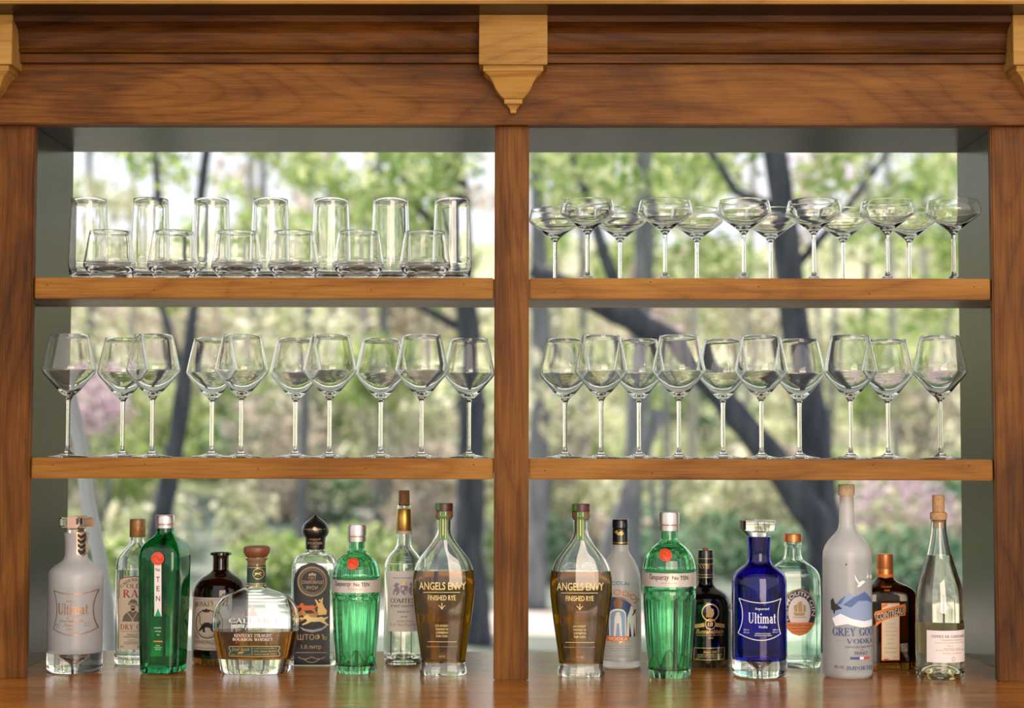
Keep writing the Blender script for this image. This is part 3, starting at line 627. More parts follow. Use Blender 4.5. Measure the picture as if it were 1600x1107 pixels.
    def draw(s, name, polys, mat, parent=None, off=.0009, wrap=False):     # flat print: polygons given in picture places
        v = []; f = []
        for P in polys:
            work = [[P[i] for i in t] for t in tessellate_polygon([[Vector((x, -y, 0)) for x, y in P]])]
            while work:                                                # split long triangles so the print follows the curve
                t = work.pop(); L = [math.dist(t[i], t[(i+1) % 3]) for i in range(3)]; k = L.index(max(L))
                if L[k] > 7:
                    a, c_, d = t[k], t[(k+1) % 3], t[(k+2) % 3]; m = ((a[0]+c_[0])/2, (a[1]+c_[1])/2); work += [[a, m, d], [m, c_, d]]
                else: n0 = len(v); v += [s.conf(x, y, off, wrap) for x, y in t]; f.append((n0, n0+1, n0+2))
        return mesh_obj(name, v, f, mat, parent or s.root)
    def line(s, name, pts, w, mat, parent=None, off=.0009, wrap=False, closed=False):
        P = pts + [pts[0]] if closed else pts; pol = []
        for (a, b), (c, d) in zip(P, P[1:]):
            L = math.hypot(c-a, d-b) or 1; nx_, ny_ = -(d-b)/L*w/2, (c-a)/L*w/2
            m = max(1, int(L/6))
            for k in range(m):
                t0, t1 = k/m, (k+1)/m; p = (a+(c-a)*t0, b+(d-b)*t0); q = (a+(c-a)*t1, b+(d-b)*t1)
                pol.append([(p[0]+nx_, p[1]+ny_), (q[0]+nx_, q[1]+ny_), (q[0]-nx_, q[1]-ny_), (p[0]-nx_, p[1]-ny_)])
        return s.draw(name, pol, mat, parent, off, wrap)
    def text(s, rows, mat, parent=None, off=.0009, bold=0., shear=0., wrap=False, name='lettering', slope=0, arc=None, serif=False):
        v = []; f = []
        for st, x0, y0, x1, y1 in rows:
            gv, gf = serif_glyphs(st, shear) if serif else glyphs(st, min(bold, .008), shear); n0 = len(v)
            for u, w in gv:
                if arc:
                    cx_, cy_, rx, ry, a0, a1, h = arc; a = a0+(a1-a0)*u; px = cx_+(rx+h*w)*math.sin(a); py = cy_-(ry+h*w)*math.cos(a)
                else: px = x0+(x1-x0)*u; py = y1+(y0-y1)*w + slope*u
                v.append(s.conf(px, py, off, wrap))
            f += [tuple(n0+i for i in t) for t in gf]
        return mesh_obj(name, v, f, mat, parent or s.root)
HORSE = [(0,.45),(.06,.36),(.14,.40),(.2,.30),(.27,.22),(.33,.25),(.38,.36),(.6,.38),(.78,.34),(.86,.40),(1.0,.32),(.97,.42),(.88,.5),(.9,.62),(1.02,.8),(.98,.85),(.82,.68),(.7,.6),(.55,.62),(.42,.62),(.3,.72),(.12,.82),(.1,.76),(.26,.62),(.28,.52),(.22,.44),(.1,.5)]
def horse(x, y, w, h, flip=False): return [(x+(1-a if flip else a)*w, y+c*h) for a, c in HORSE]
def circ(x, y, r, n=24, k=1): return [(x+r*math.cos(6.2832*i/n), y+r*k*math.sin(6.2832*i/n)) for i in range(n)]
def curve_pts(a, c, b, n=10): return [((1-t)**2*a[0]+2*t*(1-t)*c[0]+t*t*b[0], (1-t)**2*a[1]+2*t*(1-t)*c[1]+t*t*b[1]) for t in [i/n for i in range(n+1)]]
def tiny(s, x0, x1, y, n, mat, parent=None, h=2.2, gap=4.2, words=('DISTILLED AND BOTTLED', 'SMALL BATCH SPIRIT', 'PRODUCT OF ORIGIN', 'ALC VOL'), **k):
    s.text([(words[i % len(words)], x0+(x1-x0)*.06*(i % 3), y+i*gap, x1-(x1-x0)*.06*(i % 3), y+i*gap+h) for i in range(n)], mat, parent, **k)
def concave(x0, x1, y0, y1, sag_top, sag_bot, pinch):
    a, b, c, d = (x0, y0), (x1, y0), (x1-1, y1), (x0-1, y1); xm = (x0+x1)/2; ym = (y0+y1)/2
    return curve_pts(a, (xm, y0+sag_top*2), b) + curve_pts(b, (x1-pinch*2, ym), c)[1:] + curve_pts(c, (xm, y1+sag_bot*2), d)[1:] + curve_pts(d, (x0+pinch*2, ym), a)[1:-1]

# 1 frosted decanter with glass stopper, and its cobalt twin
def decanter(label, cx, fpy, dy, ramp, mat, cobalt):
    k = cx-116
    pr = [(833+dy, 18.8), (845+dy, 18), (862+dy, 17.3), (871+dy, 18), (877+dy, 21.5), (882+dy, 29), (888+dy, 36.5), (893+dy, 40.2), (899+dy, 41.8), (910+dy, 42.2), (1005, 42.3), (1020, 42.3)]
    g = 'square-shouldered vodka decanters'
    b = Bottle(label, cx, fpy, pr + [(fpy-13, 42.3), (fpy-8, 42), (fpy-5, 40)], None, wall=.0035, group=g)
    z1 = b.z(1019 if not cobalt else 1030)
    zs = [z1+(b.top-z1)*i/44 for i in range(45)]
    b.shell('body', [(z1+.0004, .001)] + [(z, 0) for z in zs[1:]], [(z, .0035) for z in zs[::-1] if z > z1+.006]+[(z1+.005, .008)], mat)
    b.shell('base', [(0, .003)]+[(z1*i/8, 0) for i in range(1, 9)], [], M_bclear, None, True)
    b.tb = z1+.004; b.wall = .0035
    if not cobalt: b.liquid(915, Q_clear)
    zc = b.z(fpy-4)
    bub = [(0, .004), (.0035, .004), (.0035, .010), (.0055, .0145), (.012, .021), (.0165, .0255), (.0175, .029), (.0155, .0315), (.009, .0305), (0, .0295)]
    lathe('air_bubble', bub, M_bclear, b.root, 32, flip=True)
    st = b.turn('stopper', [(834+dy, 12), (827+dy, 13), (826+dy, 14.6), (824.6+dy, 15.5), (824+dy, 25.5), (822.5+dy, 27), (811+dy, 27), (809+dy, 25.5)] if not cobalt else
                [(839, 12), (831, 13.5), (830, 15.5), (829.5, 25), (827, 26.3), (816, 26.8), (813.5, 25.5)], glass('stopper_glass', (.95, .90, .84)))
    return b, k
b, k = decanter('frosted clear vodka decanter with a glass stopper and copper strap', 116, 1055, 0, None, G_frost, False)
fr = concave(82.5, 148, 924, 984, 5.5, 9.5, 6)
b.line('label_frame', fr, 1.3, P_cop, closed=True)
b.text([('Ultimat', 90.5, 944, 136, 961)], P_cop, serif=True); b.text([('Imported', 103, 938, 121.5, 942.5), ('C  7', 105, 964, 116, 968.5), ('Chocolate Vanilla', 93.5, 969, 128.5, 973.4), ('Flavored', 101, 975.5, 119, 980), ('Vodka', 104, 982, 115, 985.5),
        ('750 ml', 85, 976, 93, 978.5), ('25.4 oz', 85, 980, 93, 982.5), ('35% alc', 130, 974, 138, 976.5), ('70 proof', 130, 978, 138, 980.5)], P_cop, shear=.2)
s_ = b.patch('neck_strap', lambda q: (113.2, 126.5) if q < 868 else (113.2+(q-868)*1.25, 126.5-(q-868)*1.2), 834, 873.3, S_rose, off=.0012, nx=6, ny=16)
b.draw('strap_chevron', [[(115, y), (120, y+4), (125, y), (125, y+5), (120, y+9), (115, y+5)] for y in (835.5, 843.5, 851.5)] + [[(115, 859.5), (120, 863.5), (125, 859.5), (125, 865), (120, 870.5), (115, 865)]], P_black, s_, .0016)
w = 8.2*b.sc
box('strap_clasp', (-w, -27.6*b.sc, b.z(824.5)-.0005), (w, 27.6*b.sc, b.z(807)), S_rose, s_, .0015).location.x = .0008
b.draw('clasp_emblem', [[(115.5, 811), (119, 811), (122, 816), (122, 811), (125, 811), (125, 821), (122, 821), (118.5, 815.5), (118.5, 821), (115.5, 821)]], P_black, s_, .0118)
b, k = decanter('cobalt blue vodka decanter with a clear glass stopper and clear base', 1187, 1062, 6, None, G_blue, True)
fr = concave(1156.5, 1222, 937, 992, 6, 9.5, 5.5)
b.line('label_frame', fr, 1.2, P_whp, closed=True)
b.text([('Ultimat', 1170, 958.5, 1213, 975)], P_whp, serif=True); b.text([('Imported', 1180, 950, 1202, 955.4), ('Vodka', 1185.5, 978.5, 1199, 982.3), ('750 ml', 1163, 984.5, 1171, 987), ('25.4 oz', 1163, 988.5, 1171, 991),
        ('40% alc', 1207.5, 984, 1217.5, 986.5), ('80 proof', 1207.5, 988, 1217.5, 990.5), ('IMPORTED FROM POLAND', 1180, 990, 1204, 992), ('DISTILLED FROM GRAIN', 1179, 993, 1206, 995)], P_whp, shear=.2)
b.patch('stopper_strap', (1161.5, 1169), 815.5, 830, P_black, None, ('r', 27.6), 5, 6, False, .003); b.patch('strap_tail', lambda q: (1164+(q-830)*.9, 1169+(q-830)*.6), 829.5, 839.5, P_black, None, ('r', 24), 4, 4, False, .002)

# 2 clear gin bottle with the cream label
b = Bottle('clear gin bottle with a cream soldier label and mustard cap', 212, 1040, [(838, 10.5), (845, 10.6), (849, 12), (854, 15.5), (861, 21.5), (868, 27), (875, 30.6), (883, 31.9), (900, 32.2), (1010, 33), (1034, 33), (1037, 32), (1040, 30)], M_bclear, .72, 2.5)
b.liquid(890, Q_clear)
lab = b.patch('label', lambda q: (184.5, 244) if q > 962 and q < 1016.5 else (183, 244) if q > 908 else (186+ (908-q)*1.2, 244-(908-q)*.6), 901, 1016.5, P_cream)
b.line('label_border', [(184.2, 1015.5), (184.6, 962), (183.4, 961), (183.2, 935), (185, 934), (185, 911), (187, 906), (194, 903), (212, 901.5), (232, 903)], 1.4, plain('brown_ink', (.25, .10, .03), .6), lab)
b.text([('OLD', 197.5, 913, 219.5, 920), ("RAJ", 192, 922.5, 224, 934.5)], P_red, lab, serif=True); b.text([("CADENHEAD'S", 0, 0, 0, 0)], P_ink, lab, serif=True, arc=(212, 935, 27, 26, -.95, .95, 4.5))
b.text([('DRY GIN', 187.5, 976.5, 231, 984.5)], P_red, lab, serif=True)
b.text([('THIS GIN IS DISTILLED FOR', 188, 986.5, 228, 988.2), ('Product of', 199, 990.5, 215, 994), ('UNITED KINGDOM', 193, 994.6, 223, 997.6), ('Bottled by', 200, 1000, 212, 1002), ("WM CADENHEAD'S LTD", 194, 1003.2, 222, 1005.2), ('CAMPBELTOWN SCOTLAND', 194, 1006, 222, 1007.6), ('70cl', 187, 1010, 193, 1013), ('46% vol', 214, 1010, 224, 1013)], P_ink, lab)
M_sep = plain('sepia_print', (.20, .15, .11), .6)
b.draw('portrait', [[(200, 946), (201, 942), (205, 937.5), (210, 937), (214, 940), (215, 944), (216.5, 948), (211, 945.5), (205, 945)], [(190.5, 972), (193, 963), (198.5, 957.5), (204.5, 955), (208, 958), (211.5, 955), (217, 958.5), (219.5, 965), (219, 972)]], M_sep, lab)
b.draw('portrait_face', [[(204, 946), (212, 946.5), (212, 951), (209.5, 955), (206, 954.5), (203.6, 950)]], P_tan, lab, .0009)
b.draw('portrait_shade', [[(205, 947.5), (211, 948), (211, 949), (205, 948.5)], [(204.5, 951.5), (211.5, 951.5), (209.5, 955.5), (206, 955)]], P_ink, lab, .0012)
b.line('portrait_strap', [(199, 958), (204, 964), (209, 972)], 1, P_cream, lab, .0012); b.line('portrait_strap', [(214, 958), (210, 965), (206, 972)], 1, P_cream, lab, .0012)
b.line('portrait_band', [(201, 943), (215, 944.5)], .9, P_cream, lab, .0012)
c = b.turn('cap', [(840, 11.6), (839, 12.2), (813, 12.2), (811.5, 11.4)], plain('mustard_cap', (.34, .20, .06), .4, .35))
b.text([('OLD', 209.3, 819, 220.2, 824.5), ("RAJ", 206.8, 826, 222.6, 833)], P_red, c, ('r', 12.3), serif=True)

# 3 tall deep green bottle with chamfered corners
b = Bottle('tall square-shouldered deep green gin bottle with a red seal and white ribbon', 255, 1054, [(826, 13), (832, 13.2), (836, 15), (840, 18.5), (844, 22.5), (850, 27.5), (856, 31), (862, 33), (870, 34), (900, 33.8), (1045, 30.2), (1050, 29.6), (1053, 28.2), (1054.5, 26)], G_dgreen, 1, 5, math.radians(-11), .003, .01)
b.liquid(869, glass('gin_in_green', (.55, .92, .72), 0, 1.33))
b.turn('cap', [(826.5, 14), (825.5, 14.8), (821, 14.8), (820, 14), (819, 14.2), (818.3, 15), (807.5, 15), (805.6, 14)], S_silver)
rb = b.patch('ribbon', lambda q: (241, 252.6) if q < 951 else (241, 252.6), 882, 957, P_white, off=.0007, nx=6, ny=14)
b.draw('ribbon_tail', [[(241, 957), (252.6, 957), (252.9, 964), (246.8, 953), (240.8, 964)]], P_white, rb, .0007); b.draw('ribbon_notch', [[(241.6, 964), (246.8, 951), (252.2, 964)]], G_dgreen, rb, .001)
b.text([('No', 243.2, 888, 250.4, 893.4), ('T', 244.2, 902, 250, 910), ('E', 244.8, 916.5, 249.6, 924.5), ('N', 243.8, 932, 250.4, 940)], P_ink, rb, .0011)
sl = b.oval('seal', 247, 873.5, 10.2, 10.2, P_seal, None, .0035, .003)
b.line('seal_emblem', curve_pts((241, 872), (245, 866), (248, 873)) + curve_pts((248, 873), (251, 879), (253, 872)), 1.2, plain('seal_shade', (.38, .03, .01), .4), sl, .0039); b.line('seal_ring', circ(247, 873.5, 8), .8, plain('seal_ring_shade', (.45, .04, .012), .4), sl, .0039, closed=True)
b.text([('SMALL BATCH', 241, 981, 252, 983.2), ('DISTILLED', 242, 986.5, 251.5, 988.4), ('GIN', 245, 992, 249, 994), ('750 ML', 243, 1009, 250, 1010.8), ('47.3% ALC BY VOL', 240, 1012, 253, 1013.6), ('PRODUCT OF', 242, 1015, 251, 1016.6)], P_whp)
b.draw('orange_bar', [[(239.5, 1002.3), (254, 1002.3), (254, 1004.3), (239.5, 1004.3)]], P_orange)

# 4 brown apothecary bottle
b = Bottle('round brown apothecary gin bottle with a stamp-edged monkey label', 343, 1042, [(864, 16.2), (867.6, 16.4), (868.6, 13), (872, 12.2), (888, 12.2), (892, 13.2), (896, 18.5), (900, 26), (906, 34), (913, 39.5), (922, 42.6), (932, 43.4), (1030, 43.4), (1036, 42.8), (1042, 40)], G_brown, wall=.003)
lab = b.patch('label', (300.5, 369.5), 935.5, 1016.5, plain('stamp_paper', (.62, .52, .40), .6), wrap=True, nx=28)
b.line('label_border', [(303, 938), (367, 938), (367, 1014), (303, 1014)], 1.4, P_lilac, lab, wrap=True, closed=True)
b.draw('label_field', [[(305, 945), (312, 945), (305, 958)], [(358, 945), (365, 945), (365, 958)], [(305, 1000), (305, 985), (318, 1000)], [(365, 1000), (365, 985), (352, 1000)]], P_lilac, lab, .0007, True)
b.text([('MONKEY', 306, 941.5, 343, 950)], P_ink, lab, .001, 0, 0, True, slope=-2, serif=True); b.text([('47', 348, 939.5, 363, 948)], P_ink, lab, .001, 0, 0, True); b.text([('SCHWARZWALD DRY GIN', 306, 1001.5, 364, 1007.5)], P_ink, lab, .001, 0, 0, True)
b.line('label_ring', circ(331, 976, 22, 30), 1.5, P_ink, lab, .001, True, True); b.line('label_ring', circ(331, 976, 19.2, 30), .7, P_lilac, lab, .001, True, True)
b.draw('monkey_emblem', [[(322, 978), (327, 974), (334, 973.5), (339, 976), (341, 971), (345, 970), (348, 973), (346, 977), (342, 979), (340, 983), (342, 988), (339, 988), (336, 982), (329, 981), (327, 985), (329, 989), (324, 989), (323, 984), (318, 988), (315, 988), (320, 981)]], P_ink, lab, .001, True)
b.line('monkey_tail', curve_pts((322, 978), (317, 976), (318, 971)) + curve_pts((318, 971), (320, 963), (314, 962)), 1.2, P_ink, lab, .001, True)
b.draw('crown_emblem', [[(325, 958), (323.5, 952.5), (327, 955), (330, 951), (333, 955), (336.5, 952.5), (335, 958)]], P_ink, lab, .001, True)
v_ = []
for i in range(29): v_.append([(300.5+i*2.4, 934.6), (301.9+i*2.4, 934.6), (301.9+i*2.4, 936), (300.5+i*2.4, 936)]); v_.append([(300.5+i*2.4, 1016), (301.9+i*2.4, 1016), (301.9+i*2.4, 1017.6), (300.5+i*2.4, 1017.6)])
tag(b.draw('stamp_edge', v_, bpy.data.materials['stamp_paper'], lab, .0005, True), kind='stuff')

# 5 wide bourbon flagon
b = Bottle('wide clear bourbon flagon, half full, with a round wooden stopper', 399, 1055, [(871, 16.5), (873.5, 17.5), (876, 15.5), (879, 14.2), (912, 14.2), (917, 15), (920, 20), (924, 31), (929, 43), (935, 53), (943, 60), (953, 64.5), (965, 66.3), (978, 66.6), (990, 65.5), (1006, 62.6), (1027, 58.6), (1044, 55.2), (1050, 54.2), (1054, 52)], M_bclear, .5, 2.3, 0, .0045, .024)
b.liquid(985.5, Q_bourbon)
b.turn('stopper', [(871.5, 14.5), (870.5, 16.2), (864, 20.2), (858, 20.8), (855, 19.5), (853.3, 15.5)], B_wood)
b.turn('cork', [(884, 12.6), (876, 12.8), (871.5, 13)], B_cork)
n = b.turn('neck_label', [(914.6, 14.5), (914.5, 14.7), (884.5, 14.7), (884.4, 14.5)], P_green)
for q in (886.6, 911.5, 913.4): b.turn('gold_line', [(q+.5, 14.7), (q+.45, 14.85), (q-.45, 14.85), (q-.5, 14.7)], P_gold, n)
b.line('neck_ring', circ(400.5, 899, 8.2, 28), 1.1, P_gold, n, ('r', 14.9), closed=True); b.draw('horse_emblem', [horse(394.3, 893.2, 12.5, 11, True)], P_gold, n, ('r', 14.9))
b.text([('CALUMET', 357, 967.5, 436, 974.5)], P_white, off=.0007, serif=True); b.text([('Farm', 383, 977, 406, 985)], P_white, shear=.4, bold=.0); b.text([('KENTUCKY STRAIGHT', 365.5, 991.5, 424, 996.5), ('BOURBON WHISKEY', 363, 998, 426.5, 1002.5)], P_white, serif=True)
b.draw('steeple_emblem', [[(388, 963.5), (389.5, 957.5), (391.5, 956), (392, 951), (394.6, 946), (397.2, 951), (397.7, 956), (400, 957.5), (401.5, 963.5)], [(383, 964.2), (406, 964.2), (406, 964.9), (383, 964.9)]], P_white)
cu = lambda x: 2.2*((x-396)/42)**2
lab = b.patch('label', (355, 438.5), 1009.8, 1028.2, P_green, off=.0007, ny=4)
bd = [(358, 1011.5), (396, 1010.8), (435, 1011.5), (436.5, 1014), (433.5, 1019), (436.5, 1024), (435, 1026.8), (396, 1027.5), (358, 1026.8), (356.5, 1024), (359.5, 1019), (356.5, 1014)]
b.line('label_border', bd, 1.1, P_gold, lab, .0011, closed=True); b.text([('Small Batch', 361, 1013, 389, 1018.5)], P_gold, lab, .0011, 0, .3)
b.line('divider_line', [(393.5, 1012.5), (393.5, 1026)], .8, P_gold, lab, .0011); b.draw('horse_emblem', [[(370, 1022), (373, 1019.8), (379, 1019.3), (381, 1020.5), (378, 1022.5), (373, 1022.6)]], P_gold, lab, .0011)
b.text([('750ML  43% ALC BY VOL', 360, 1023.6, 391, 1025.4), ('AGED IN OAK BARRELS', 397, 1013.8, 432, 1015.4), ('FIVE GRAIN BLEND', 397, 1017.6, 432, 1020.4), ('HAND MADE SPIRIT', 397, 1022.4, 432, 1025.2)], P_gold, lab, .0011)

# 6 flat bottle with the black lacquer label and domed cap
b = Bottle('flat glass vodka bottle with a black lacquer label and onion dome cap', 491, 1041, [(852, 12.8), (859, 13), (862, 14), (865, 19), (868, 25), (873, 30), (880, 33.2), (888, 34.4), (900, 34.8), (1030, 35.6), (1037, 35.2), (1041, 34)], M_bclear, .62, 6, 0, .0035, .008)
b.liquid(880, Q_clear)
tp = lambda q: (487.5-28.5*math.sqrt(max(0, 1-((910-q)/30)**2)), 487.5+28*math.sqrt(max(0, 1-((910-q)/30)**2))) if q < 910 else (459, 515.5)
lab = b.patch('label', tp, 880.2, 1040, P_black, ny=30)
for r, w_ in ((22.5, 1.3), (20.6, .6), (18, .6)): b.line('label_ring', circ(488, 909.5, r, 32), w_, P_tan, lab, .0009, closed=True)
b.text([('ГОСТ', 482, 902, 494, 906.5), ('СОКРОВИЩЕ', 471.5, 908, 505, 914), ('РУСИ', 479, 916.5, 497, 922)], P_tan, lab, bold=.02)
b.draw('dome_emblem', [circ(484, 899, 2, 10), circ(488, 898, 2.4, 10), circ(492, 899, 2, 10)], P_tan, lab)
OR_ = plain('orange_paint', (.62, .13, .03), .4)
b.draw('horse_emblem', [horse(462, 936, 34, 30)], OR_, lab); b.draw('horse_emblem', [horse(465, 949, 34, 28)], plain('rust_paint', (.50, .22, .05), .4), lab, .0011)
b.draw('horse_emblem', [horse(467, 955, 46, 28)], P_yel, lab, .0013)
b.draw('driver_emblem', [[(497, 950), (494, 942), (492, 938), (494, 937), (498, 943), (501, 942), (503, 935), (505, 935), (504, 943), (507, 950), (511, 955), (510, 961), (498, 962), (496, 957)], circ(500, 939, 2, 10)], P_gold, lab, .0011)
b.draw('cloud_emblem', [[(468, 980), (478, 984), (490, 985), (503, 982), (511, 976), (510, 981), (502, 986), (488, 989), (474, 986)]], P_grey, lab)
b.text([('ШТОФЪ', 465, 991.5, 510.5, 1001), ('1.0 литр', 471, 1008.5, 502, 1016)], P_tan, lab); b.line('divider_line', [(462, 1020.5), (511, 1020.5)], .8, P_tan, lab)
b.line('flourish', curve_pts((466, 1027), (476, 1034), (487, 1027)) + curve_pts((487, 1027), (498, 1034), (508, 1027)), .9, P_tan, lab); b.line('flourish', curve_pts((474, 1030), (487, 1042), (500, 1030)), .9, P_tan, lab)
c = b.turn('cap', [(859, 14.6), (858.5, 15), (843, 15.6), (840, 16.5), (837, 19.3), (832, 21), (826, 21), (820, 18.5), (815, 13.5), (811, 8), (808, 4), (805, .6)], B_blackcap)
b.line('cap_band', [(474.5, 828), (507.5, 828)], .7, P_gold, c, ('r', 21.2)); b.draw('cap_emblem', [circ(491.5, 827, 3, 12)], P_gold, c, ('r', 21.3))
b.text([('1.0 ШТОФ', 482, 841, 500, 845.5), ('РУСИ 2000', 480, 848, 502, 852), ('ГОСТ', 485, 854, 497, 856)], P_tan, c, ('r', 15.8))

G_petal = glass('green_ridge_glass', (.03, .22, .10), 0)
# 7 pale green fluted gin bottles
def fluted(label, cx, fpy, top, s, px, group):
    Y = lambda q: top + (q-820.5)*s
    mod = lambda a, t: 1.0 if t > .84 else (1 - .045*abs(math.cos(a*6))**1.6*(1 if t < .56 else 0 if t < .665 else .75))
    pr = [(846, 12.2), (858, 12.2), (861, 13), (864, 16), (868, 21.5), (873, 27), (879, 31.5), (886, 35), (894, 37), (899.5, 37.9), (901, 38.4), (902.5, 37.6), (905, 37.5), (925, 37.7), (926.5, 38.3), (928, 38.5), (930, 37.2), (936, 37.6), (950, 37.2), (985, 35.2), (1022, 32.4), (1044, 31), (1050, 30.6), (1054, 29)]
    b = Bottle(label, cx, fpy, [(Y(q), h*s) for q, h in pr], G_green, group=group, mod=mod, seg=120, wall=.0035, tb=.012)
    X = lambda x: cx + (x-555.5)*s
    b.turn('cap', [(Y(q), h*s) for q, h in [(847.5, 13), (846.8, 14.2), (839.5, 14.4), (838.6, 13.4), (838, 13.6), (837.4, 14.8), (823, 14.9), (820.8, 14.2)]], S_silver)
    bn = b.turn('band', [(Y(q), h*s) for q, h in [(924.4, 37.6), (924.3, 38.1), (905.2, 38), (905.1, 37.5)]], plain('silver_band', (.62, .53, .46), .4, .35), seg=64)
    bw = ('r', 38.3*s)
    b.text([('Tanqueray', X(521), Y(909.5), X(552), Y(919.5))], P_ink, bn, bw, .0, .35, True); b.text([('No', X(556), Y(911.5), X(565), Y(917)), ('TEN', X(567.5), Y(911.5), X(581), Y(917.5))], P_ink, bn, bw, .008, 0, True)
    b.text([('DISTILLED GIN', X(543), Y(921), X(565), Y(922.6))], P_grey, bn, bw)
    sl = b.oval('seal', X(550.5), Y(882), 8.9*s, 8.9*s, P_seal, None, .0035, .003)
    b.line('seal_ring', circ(X(550.5), Y(882), 6.8*s), .8, bpy.data.materials['seal_ring_shade'], sl, .0039, closed=True); b.line('seal_emblem', curve_pts((X(546), Y(881)), (X(549), Y(877)), (X(551), Y(882))) + curve_pts((X(551), Y(882)), (X(553), Y(886)), (X(555), Y(881))), 1, bpy.data.materials['seal_shade'], sl, .0039)
    for dx, w_, h_ in ((-22, 11, 24), (0, 17, 33), (23, 11, 26)):                           # raised petals at the foot
        cxp = X(555.5+dx*.92); yb_ = Y(1051); hh = h_*s; ww = w_*s
        b.line('petal', [(cxp-ww*.75, yb_)] + curve_pts((cxp-ww*.62, yb_-hh*.35), (cxp-ww*.35, yb_-hh*.95), (cxp, yb_-hh)) + curve_pts((cxp, yb_-hh), (cxp+ww*.35, yb_-hh*.95), (cxp+ww*.62, yb_-hh*.35)) + [(cxp+ww*.75, yb_)], 1.5*s, G_petal, None, .0012)
        b.patch('petal', lambda q, c=cxp, w=ww, h=hh, y=yb_: (c-w*.7*math.sqrt(max(0, 1-((y-q)/h)**1.6))-.05, c+w*.7*math.sqrt(max(0, 1-((y-q)/h)**1.6))+.05), yb_-hh, yb_, G_green, None, .0016, 12, 14, False, .0012)
    return b
fluted('smaller pale green fluted gin bottle standing beside the black-labelled vodka', 556, 1055, 820.5, 1, None, 'pale green fluted gin bottles')
fluted('larger pale green fluted gin bottle in front of the frosted black-capped vodka', 1046, 1062, 801, 1.098, None, 'pale green fluted gin bottles')

# 8 clear wine bottle with the crest label
b = Bottle('clear white wine bottle with a cream crest label and gold neck foil', 630, 1041, [(789, 10.6), (791, 11.2), (794, 11.2), (796, 10.6), (840, 11.2), (852, 12), (859, 15.5), (866, 21.5), (873, 26.5), (880, 29.4), (888, 30.5), (1020, 30.6), (1035, 30), (1041, 27.5)], M_bclear, wall=.003, tb=.010)
b.liquid(893, glass('pale_wine', (.95, .93, .80), 0, 1.33))
b.turn('cork', [(791, 8.4), (789, 8.6), (768, 8.2), (767, 7.6)], plain('stained_cork', (.25, .12, .05), .8, grain=240))
b.turn('neck_foil', [(830, 11.9), (829.5, 12.2), (797, 11.6), (796, 11)], S_gold); b.turn('foil_edge', [(834.5, 12), (834, 12.4), (830, 12.3), (829.8, 11.9)], plain('pink_foil', (.55, .40, .34), .5))
lab = b.patch('label', (604.5, 662), 893.5, 988, P_white, wrap=True, nx=26)
b.text([('COMTES', 611, 936, 650, 943), ('DE MALET ROQUEFORT', 611, 946, 651, 949.5), ('BORDEAUX', 623, 955.5, 644, 958)], P_ink, lab, .0009, 0, 0, True, serif=True); b.text([('PRODUIT DE FRANCE', 616, 903, 646, 904.8), ('2018', 628, 963.3, 638, 965.5), ('SELECTION', 622, 970.5, 646, 972.4)], P_ink, lab, .0009, 0, 0, True)
b.text([('Cte de Malet Roquefort', 608, 974, 654, 981)], P_tan, lab, .0009, 0, .4, True)
b.draw('crest_emblem', [[(628, 916), (639.5, 916), (639, 926), (633.7, 931), (628.6, 926)], [(617, 917), (620, 912), (624, 911.5), (626, 914), (623.5, 917), (627, 920), (626.5, 927), (623, 931), (620, 931), (622.5, 926), (619, 925), (618, 930), (615.5, 930), (617, 922), (620, 919)],
        [(650.5, 917), (647.5, 912), (643.5, 911.5), (641.5, 914), (644, 917), (640.5, 920), (641, 927), (644.5, 931), (647.5, 931), (645, 926), (648.5, 925), (649.5, 930), (652, 930), (650.5, 922), (647.5, 919)]], P_lilac, lab, .0009, True)
b.draw('crest_field', [[(630, 918), (633.5, 918), (633.5, 923), (629.8, 923)], [(634.5, 924), (638, 924), (637, 926.5), (634.5, 928.5)]], P_white, lab, .0012, True)
b.draw('crown_emblem', [[(629.5, 914), (628.5, 910), (631.5, 911.5), (633.5, 909), (636, 911.5), (638.5, 910), (637.5, 914)]], P_gold, lab, .0009, True)
lathe('punt', [(0, .0205), (.010, .019), (.018, .0145), (.0245, .005), (.026, .001), (0, .001)][::-1], M_bclear, b.root, 40, flip=True)

